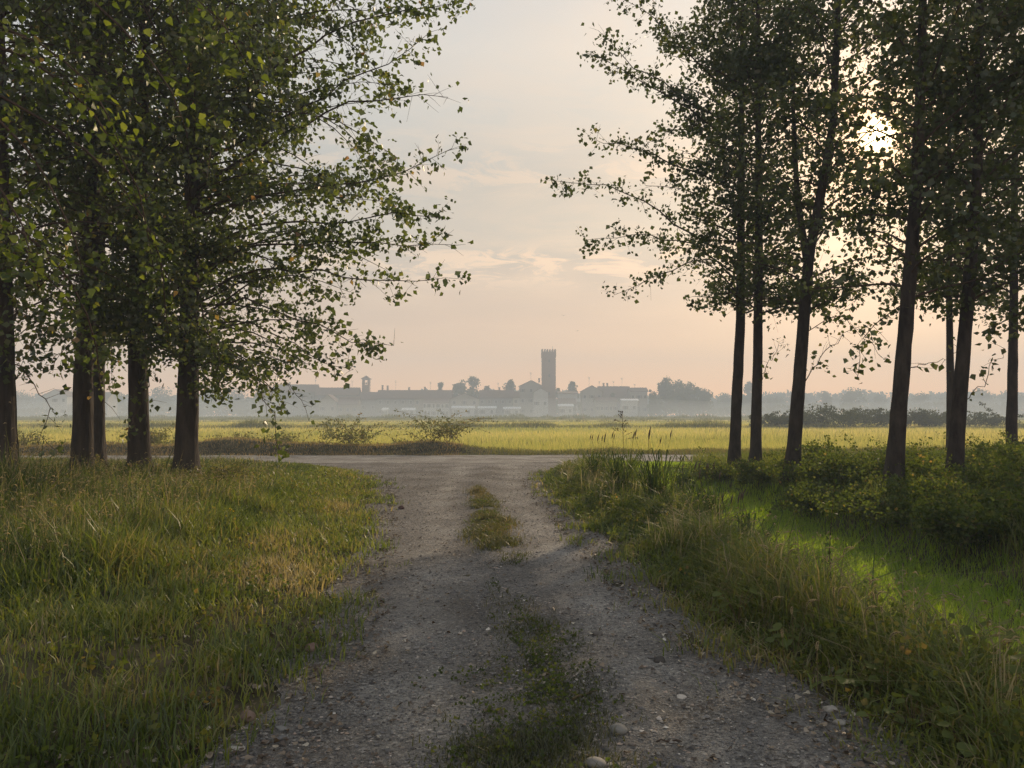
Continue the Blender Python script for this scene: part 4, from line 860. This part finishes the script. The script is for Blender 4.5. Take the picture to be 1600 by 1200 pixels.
for a in [(1565, 965, 4.6, 'broad leaved weed by the right edge, highest of them'), (1480, 1075, 4.0, 'broad leaved weed on the verge left of the others'), (1545, 1060, 3.9, 'broad leaved weed between the highest and the lowest ones'), (1580, 1130, 3.5, 'broad leaved weed in the bottom right corner'), (1400, 1010, 4.5, 'small broad leaved weed below the foxtails', 9),
          (1152, 925, 5.6, 'small broad leaved weed furthest up the right verge', 10, .1), (1235, 985, 5.0, 'low broad leaved weed close to the track, below the first foxtails', 12, .12), (1335, 1060, 4.3, 'low broad leaved weed at the very edge of the gravel', 14, .13), (1425, 1135, 3.8, 'broad leaved weed just right of the pale broken stones', 14, .14),
          (1505, 985, 4.7, 'broad leaved weed against the bright ditch grass', 12, .12), (1512, 1165, 3.5, 'broad leaved weed touching the bottom edge near the corner', 16, .15), (1590, 1040, 4.0, 'broad leaved weed half cut off by the right edge', 16, .16)]: broad(*a)
# yellow-leaved seedlings in the left meadow
for px, py, Y, lab in [(222, 862, 8.6, 'yellow leaved seedling standing in the left meadow, the brightest'), (300, 818, 10.5, 'yellow leaved seedling further back, right of the brightest'), (357, 830, 10, 'thin seedling with one yellow leaf nearest the track'), (275, 818, 11, 'small orange tinged seedling in the meadow, furthest back')]:
    c = P(px, py, Y); gz = float(H(c[0], c[1])); root = empty('yellow_seedling', (c[0], c[1], gz), lab, 'seedling', 'yellow leaved seedlings in the meadow'); hh = max(.2, c[2]-gz)
    obj('stem', Acc().tube([[0, 0, 0], [.01, 0, hh*.5], [0, 0, hh]], .003, 4).mesh('stem', M['cane']), root)
    for q in range(3):
        v, f, a_ = leaves(np.array([[0, 0, 0.]]), .075, np.array([RNG.random()]), LEAF, LEAFF, .8); obj('leaf', mesh('leaf', v, f, M['yellow'], {'v': a_}), root, (RNG.normal(0, .025), 0, hh*(1-.12*q)))
# fine panicle left of the first right trunk
c = P(972, 642, 11.5); gz = float(H(c[0], c[1])); root = empty('panicle_grass', (c[0], c[1], gz), 'tall airy grass panicle standing above the reeds against the fields', 'grass stem'); hh = c[2]-gz
stt = Acc().tube([[0, 0, 0], [.03, 0, hh*.5], [0, 0, hh]], .003, 4); pan = []
for q in range(16):
    a = RNG.uniform(0, 6.3); b = bez([0, 0, hh*(.72+.28*q/16)], [math.cos(a), math.sin(a)*.5, .5], .22*(1.1-q/20), .1, 5); stt.tube(b, .0014, 3); pan.append(polyat(b, RNG.uniform(.3, 1, 9)))
obj('stem', stt.mesh('stem', M['cane']), root); pp = np.concatenate(pan); v, f, a_ = leaves(pp, .02, np.full(len(pp), .2), LEAF2, LEAF2F); obj('seed_head', mesh('seed_head', v, f, M['litter'], {'v': a_}), root)

# ------------------------------------------------------------------ village
def zof(py, Y): return P(800, py, Y)[2]
def xof(px, Y): return (px-800)*Y/1180
G0 = -.06
def house(px0, px1, ridge, eave, Y, label, kind='long', pl=0, roof='tile', depth=9., chim=(), wins=(2, 4), aer=(), name='house', cat='house', skew=0):
    x0, x1 = xof(px0, Y), xof(px1, Y); cxx = (x0+x1)/2; wx = x1-x0; rz, ez = zof(ridge, Y)-G0, zof(eave, Y)-G0
    root = empty(name, (cxx, Y, G0), label, cat, 'village houses' if name == 'house' else 'sheds below the village'); ov = .45
    a = Acc()
    if kind == 'long':
        a.box((0, depth/2, ez/2), (wx-2*ov, depth, ez))
        for s in (-1, 1):   # gable triangles
            xx_ = s*(wx/2-ov); th = .3*s; a.add([(xx_, 0, ez), (xx_, depth, ez), (xx_, depth/2, rz-.15), (xx_-th, 0, ez), (xx_-th, depth, ez), (xx_-th, depth/2, rz-.15)], [(0, 1, 2), (3, 5, 4), (0, 2, 5, 3), (1, 4, 5, 2)])
        r_v = [(-wx/2, -ov, ez-.12), (wx/2, -ov, ez-.12), (wx/2, depth/2, rz), (-wx/2, depth/2, rz), (wx/2, depth+ov, ez-.12), (-wx/2, depth+ov, ez-.12)]
        r_v += [(p[0], p[1], p[2]-.22) for p in r_v]
        rf = [(0, 1, 2, 3), (3, 2, 4, 5), (6, 9, 8, 7), (9, 11, 10, 8), (0, 6, 7, 1), (1, 7, 8, 2), (2, 8, 10, 4), (4, 10, 11, 5), (5, 11, 9, 3), (3, 9, 6, 0)]
    else:
        a.box((0, depth/2, ez/2), (wx-2*ov, depth, ez))
        for yy2, th in ((0, .3), (depth, -.3)): a.add([(-wx/2+ov, yy2, ez), (wx/2-ov, yy2, ez), (0, yy2, rz-.2), (-wx/2+ov, yy2+th, ez), (wx/2-ov, yy2+th, ez), (0, yy2+th, rz-.2)], [(0, 1, 2), (3, 5, 4), (0, 2, 5, 3), (1, 4, 5, 2)])
        r_v = [(-wx/2, -ov, ez-.12), (-wx/2, depth+ov, ez-.12), (0, depth+ov, rz), (0, -ov, rz), (wx/2, depth+ov, ez-.12), (wx/2, -ov, ez-.12)]
        r_v += [(p[0], p[1], p[2]-.22) for p in r_v]
        rf = [(0, 3, 2, 1), (3, 5, 4, 2), (6, 7, 8, 9), (9, 8, 10, 11), (0, 6, 9, 3), (3, 9, 11, 5), (5, 11, 10, 4), (4, 10, 8, 2), (2, 8, 7, 1), (1, 7, 6, 0)]
    obj('wall', a.mesh('wall', M['plaster'][pl]), root)
    ro = obj('roof', mesh('roof', r_v, rf, M[roof]), root)
    for (cpx, chh) in chim:
        xx_ = xof(cpx, Y)-cxx; c_ = Acc().box((xx_, depth/2+.3, rz+chh/2-.5), (.8, .7, chh+1)); c_.box((xx_, depth/2+.3, rz+chh+.08), (1.05, .95, .16)); o = obj('chimney', c_.mesh('chimney', M['brick']), ro)
    for (cpx, chh) in aer:
        xx_ = xof(cpx, Y)-cxx; c_ = Acc().tube([(xx_, depth/2, rz-.3), (xx_, depth/2, rz+chh)], .06, 5)
        for q in range(4): c_.box((xx_, depth/2, rz+chh-.15-.28*q), (1.3-.22*q, .06, .06))
        obj('aerial', c_.mesh('aerial', M['aerial']), ro)
    rows, cols = wins
    for r in range(rows):
        zc = (r+.55)*ez/rows if rows else 0
        for c in range(cols):
            xc = -wx/2+wx*(c+.5)/cols; ww = min(1.1, wx/cols*.45); wh = min(1.5, ez/rows*.5)
            o = obj('window', Acc().box((xc, -.02, zc), (ww+.24, .1, wh+.24)).mesh('window', M['plaster'][1]), root)
            obj('pane', Acc().box((xc, -.07, zc), (ww, .06, wh)).mesh('pane', M['dark']), o)
            if (r+c) % 2 == 0:
                for s in (-1, 1): obj('shutter', Acc().box((xc+s*(ww*.78+.1), -.1, zc), (ww*.5, .06, wh)).mesh('shutter', M['shutter']), o)
    return root
house(66, 106, 608, 618, 350, 'pale gabled house far left, seen past the leftmost trunk', 'gable', 1, wins=(2, 3))
house(106, 170, 612, 622, 365, 'low long house beside the pale gabled one at far left', 'long', 0, wins=(1, 5))
house(396, 424, 610, 619, 345, 'cream house with rows of windows behind the hanging left leaves', 'long', 0, wins=(2, 4))
house(424, 494, 600, 612, 372, 'large high-roofed house left of the bell tower', 'long', 3, chim=((448, 1.),), wins=(2, 5), aer=((489, 2.5),))
house(492, 560, 605, 617, 368, 'long house with chimney just left of the bell tower', 'long', 3, chim=((542, 1.6),), wins=(2, 5), aer=((547, 3.4),))
house(497, 527, 616, 628, 340, 'small barn with a wide gable in front of the long chimney house', 'gable', 0, wins=(1, 2))
house(527, 560, 619, 631, 342, 'plain farmhouse below the bell tower', 'long', 2, wins=(1, 3))
house(560, 590, 612, 624, 365, 'short house standing against the foot of the bell tower', 'long', 3, wins=(1, 2))
house(588, 648, 609, 622, 360, 'long dark roofed house with two chimneys right of the bell tower', 'long', 3, chim=((595, 2.2), (603, 2.0), (637, 1.2)), wins=(2, 5), aer=((616, 4.5),))
house(646, 706, 609, 622, 358, 'long house left of the white-roofed gable', 'long', 2, chim=((662, 1.4),), wins=(2, 5), aer=((671, 4.),))
house(660, 702, 622, 629, 338, 'pale two-storey house with dark window openings, in front', 'long', 1, wins=(2, 6))
house(702, 749, 614, 623, 342, 'gabled farmhouse with a bright patch on its roof', 'gable', 0, wins=(2, 3))
house(748, 802, 609, 621, 352, 'balconied house left of the small trees', 'long', 3, wins=(2, 5), chim=((780, 1.2),), aer=((778, 3.5),))
house(800, 812, 611, 620, 350, 'narrow house beside the tall gabled house', 'long', 0, wins=(2, 1))
house(810, 850, 594, 603, 366, 'tall gabled house directly left of the castle tower', 'gable', 0, wins=(3, 3), aer=((830, 4.),), chim=((843, 1.),))
house(832, 858, 606, 613, 352, 'pale annexe leaning towards the castle tower', 'gable', 1, wins=(1, 2))
house(871, 904, 611, 614, 356, 'white walled house just right of the castle tower', 'long', 1, wins=(1, 3))
house(872, 901, 622, 630, 340, 'low house below the white walled one', 'long', 3, wins=(1, 3))
house(908, 942, 602, 611, 362, 'gabled house left of the longest roof', 'gable', 0, wins=(2, 3), aer=((922, 4.2),))
house(935, 986, 603, 622, 370, 'big dark roofed house with a square roof lantern', 'long', 3, chim=((945, 1.5), (951, 1.5)), wins=(2, 5), aer=((938, 2.6), (961, 2.6), (974, 4.2)))
house(984, 1013, 605, 611, 363, 'pale end house of the longest roof, right end', 'long', 0, wins=(2, 3), aer=((994, 1.8),))
house(930, 965, 620, 627, 342, 'cream farmhouse in front of the big dark roof', 'long', 0, wins=(1, 5))
house(975, 1000, 622, 628, 344, 'small farmhouse in front of the pale end house', 'long', 2, wins=(1, 3))
for q in [(596, 606, 637, 640, 'small shed with a pale roof below the two-chimney house'), (627, 649, 637, 640, 'wider shed with a bright sheet roof, left of the open barn'), (705, 742, 634, 637, 'open barn with a pale roof under the gabled farmhouse'), (746, 776, 634.5, 637, 'long shed with a pale roof right of the open barn'),
          (786, 814, 635.5, 638, 'pale roofed shed left of the castle tower'), (872, 897, 631, 634, 'white roofed shed right of the castle tower'), (970, 998, 623, 625, 'pale roofed lean-to on the small farmhouse')]:
    house(q[0], q[1], q[2], q[3], 334, q[4], 'long', 1, 'metal', 5, wins=(1, 2), name='shed', cat='shed')
# castle tower
Y = 362; x0, x1 = xof(847, Y), xof(868.5, Y); W = x1-x0; zt = zof(547.5, Y)-G0
root = empty('castle_tower', ((x0+x1)/2, Y, G0), 'tall square brick castle tower with battlements rising over the village', 'tower')
obj('shaft', Acc().box((0, W/2, zt/2-1.6), (W, W, zt-3.2)).mesh('shaft', M['brick']), root)
obj('parapet', Acc().box((0, W/2, zt-1.9), (W+.36, W+.36, 2.6)).mesh('parapet', M['brick']), root)
mm = Acc().box((0, 0, 0), (.62, .5, 1.5)).mesh('merlon', M['brick'])
for s in (0, 1):
    for i in range(6):
        obj('merlon', mm, root, (-W/2+.2+(W-.4)*i/5, .07+s*(W-.14), zt-.05)); 
        if 0 < i < 5: o = obj('merlon', mm, root, (-W/2+.07+s*(W-.14), W*i/5, zt-.05)); o.rotation_euler = (0, 0, math.pi/2)
for i in range(8):
    obj('corbel', Acc().box((-W/2+.2+(W-.4)*i/7, -.12, zt-3.5), (.35, .2, .6)).mesh('corbel', M['brick']), root)
for zz2 in (zt*.35, zt*.62, zt*.84): obj('window', Acc().box((.2, .0, zz2), (.7, .12, 1.3)).mesh('window', M['dark']), root)
obj('lightning_rod', Acc().tube([(W*.3, W/2, zt-.6), (W*.3, W/2, zt+2.2)], .08, 5).mesh('lightning_rod', M['aerial']), root)
# bell tower
Y = 374; x0, x1 = xof(565.5, Y), xof(576.5, Y); W = x1-x0; zt = zof(590, Y)-G0; za = zof(586.5, Y)-G0
root = empty('bell_tower', ((x0+x1)/2, Y, G0), 'slim square bell tower with a low pyramid roof over the left houses', 'tower')
sh = Acc().box((0, W/2, zt/2-1.8), (W, W, zt-3.6)); obj('shaft', sh.mesh('shaft', M['brick']), root)
bl = Acc(); 
for sx_ in (-1, 1):
    for sy_ in (0, 1): bl.box((sx_*(W/2-.4), .4+sy_*(W-.8), zt-2.35), (.8, .8, 2.5))
bl.box((0, W/2, zt-.95), (W, W, .35)); obj('belfry', bl.mesh('belfry', M['brick']), root)
obj('bell', Acc().tube([(0, W/2, zt-3.3), (0, W/2, zt-2.9), (0, W/2, zt-2.2)], [.6, .42, .25], 10).mesh('bell', M['aerial']), root)
e = .45; obj('roof', Acc().add([(-W/2-e, -e, zt-.75), (W/2+e, -e, zt-.75), (W/2+e, W+e, zt-.75), (-W/2-e, W+e, zt-.75), (-W/2-e, -e, zt-.45), (W/2+e, -e, zt-.45), (W/2+e, W+e, zt-.45), (-W/2-e, W+e, zt-.45), (0, W/2, za)], [(3, 2, 1, 0), (0, 1, 5, 4), (1, 2, 6, 5), (2, 3, 7, 6), (3, 0, 4, 7), (4, 5, 8), (5, 6, 8), (6, 7, 8), (7, 4, 8)]).mesh('roof', M['tile']), root)

# far trees
def ftree(px, wpx, top, Y, label, seed=0, group='trees among the village houses', n=1400, cone=False):
    x = xof(px, Y); h = zof(top, Y)-G0; w_ = wpx*Y/1180/2; root = empty('village_tree' if Y < 420 else 'distant_tree', (x, Y, G0), label, 'tree', group)
    st = Acc().tube([(0, 0, 0), (.1, 0, h*.35), (0, 0, h*.7)], [h*.03, h*.024, h*.01], 7)
    for q in range(5): a = q*1.3; st.tube(bez([0, 0, h*(.25+.08*q)], [math.cos(a), math.sin(a), .9], w_*.8, .02, 4), [h*.012, h*.01, h*.006, h*.003], 4)
    obj('trunk', st.mesh('trunk', M['twig']), root)
    k = 22; f_ = RNG.random(k); th = RNG.uniform(0, 6.3, k)
    if cone: cen = np.stack([0*f_, 0*f_, h*(.1+.85*f_)], -1); s = w_*(1.05-f_)
    else:
        rr = w_*.72*np.sqrt(RNG.random(k))*np.sqrt(np.clip(1-(f_*1.0)**2.2, .05, 1)); cen = np.stack([rr*np.cos(th), rr*np.sin(th), h*(.22+.68*f_)], -1); s = np.minimum(w_, h*.5)*RNG.uniform(.3, .55, k)
        cen[:, 2] = np.minimum(cen[:, 2], h-s)
    w2 = RNG.integers(0, k, n); d = unit(RNG.standard_normal((n, 3)))*RNG.random((n, 1))**.4; p = cen[w2]+d*s[w2][:, None]
    v, f, a_ = leaves(p, max(.35, h*.055), np.clip(RNG.normal(.5, .25, n), 0, 1), LEAF2, LEAF2F, 0)
    tag(obj('crown', mesh('crown', v, f, M['fartree'], {'v': a_}), root), kind='stuff')
for a in [(688, 12, 595, 376, 'small open tree above the long house left of the white-roofed gable'), (712, 16, 598, 380, 'low tree left of the spreading village tree'), (740, 34, 586, 380, 'spreading tree rising above the roofs left of the castle tower'), (722, 26, 593, 384, 'tree partly behind the spreading village tree'), (762, 18, 600, 380, 'low tree right of the spreading village tree'),
          (797, 26, 590, 378, 'rounded tree between the balconied and the tall gabled house'), (894, 25, 591, 378, 'dome shaped tree right of the castle tower'), (872, 8, 603, 378, 'small tree peeping out right of the castle tower'), (958, 12, 612, 352, 'low tree in front of the big dark roof')]: ftree(*a)
ftree(1016, 5, 608, 350, 'small pointed cypress at the right end of the village', cone=True)
for a in [(1040, 36, 588, 352, 'tall ragged tree at the left end of the big dark grove'), (1062, 40, 593, 356, 'broad tree in the middle of the big dark grove'), (1080, 36, 596, 360, 'tree on the sloping right shoulder of the big dark grove'), (1098, 34, 606, 358, 'low tree closing the big dark grove on the right'), (1022, 20, 612, 345, 'low bushy tree at the foot of the big dark grove')]: ftree(*a, group='grove at the right end of the village', n=2200)
FT = [(1170, 22, 594, 430, 'tall airy tree far off between the first two right trunks'), (1130, 46, 613, 470, 'broad far tree left of the first right trunk'), (1205, 50, 613, 480, 'far tree just right of the second right trunk'), (1252, 44, 617, 500, 'far tree seen around the forked trunk'), (1290, 26, 611, 450, 'far pointed tree above the tall hedge bush'),
      (1332, 56, 605, 440, 'far dome shaped tree left of the thick leaning poplar'), (1372, 28, 613, 480, 'far tree right of the dome shaped one'), (1438, 54, 612, 450, 'far dome shaped tree between the leaning poplars'), (1475, 36, 616, 480, 'far low tree beside the dark leaning trunk'), (1535, 50, 606, 460, 'far broad tree near the right edge'), (1580, 60, 609, 470, 'far tree at the right edge'),
      (1630, 60, 608, 470, 'far tree beyond the right edge'), (180, 60, 612, 440, 'far tree between the second and third left trunks'), (250, 50, 604, 450, 'far tree right of the second left trunk'), (330, 60, 603, 450, 'far tree just right of the thick left trunk'), (372, 50, 604, 455, 'far tree left of the cream windowed house'), (30, 60, 609, 450, 'far tree by the leftmost trunk'), (410, 40, 600, 440, 'far tree above the cream windowed house'), (-20, 60, 606, 450, 'far tree beyond the left edge'), (128, 50, 606, 450, 'far tree above the low long house')]
for a in FT: ftree(*a, group='far trees at the edge of the plain', n=1500)
# distant woods as one mass
n = 34000; x = RNG.uniform(-560, 560, n); y = 560+RNG.uniform(0, 40, n); hh = 11+6*vn(x, 0*x, .03)+3.5*vn(x, 0*x, .15)
p = np.stack([x, y, hh*RNG.random(n)**.7], -1)
stuff('distant_woods', [leaves(p, 2.9, RNG.random(n), LEAF2, LEAF2F, 0)], M['fartree'], 'line of hazy woods closing the plain')
n = 16000; x = RNG.uniform(-270, 300, n); y = 392+RNG.uniform(0, 9, n); hh = 3+5.5*vn(x, 0*x, .12)
stuff('village_hedges', [leaves(np.stack([x, y, hh*RNG.random(n)**.8], -1), 1.1, RNG.random(n), LEAF2, LEAF2F, 0)], M['fartree'], 'low hedges and scrub closing the gaps behind the village')
# two birds
for px, py, lab in ((880, 493, 'upper of two tiny birds high over the castle tower'), (902, 517, 'lower of two tiny birds right over the castle tower')):
    c = P(px, py, 140); root = empty('bird', c, lab, 'bird', 'birds in the sky'); 
    b = Acc().tube([(0, -.16, 0), (0, -.1, .01), (0, 0, .01), (0, .1, 0), (0, .17, 0)], [.008, .035, .045, .03, .006], 8); obj('body', b.mesh('body', M['dark'], True), root)
    for s in (-1, 1): obj('wing', Acc().add([(s*.03, -.05, .02), (s*.22, -.06, .09), (s*.40, .03, .05), (s*.2, .04, .08), (s*.03, .06, .02), (s*.2, 0, .095)], [(0, 1, 5), (1, 2, 5), (2, 3, 5), (3, 4, 5), (4, 0, 5)]).mesh('wing', M['dark']), root)
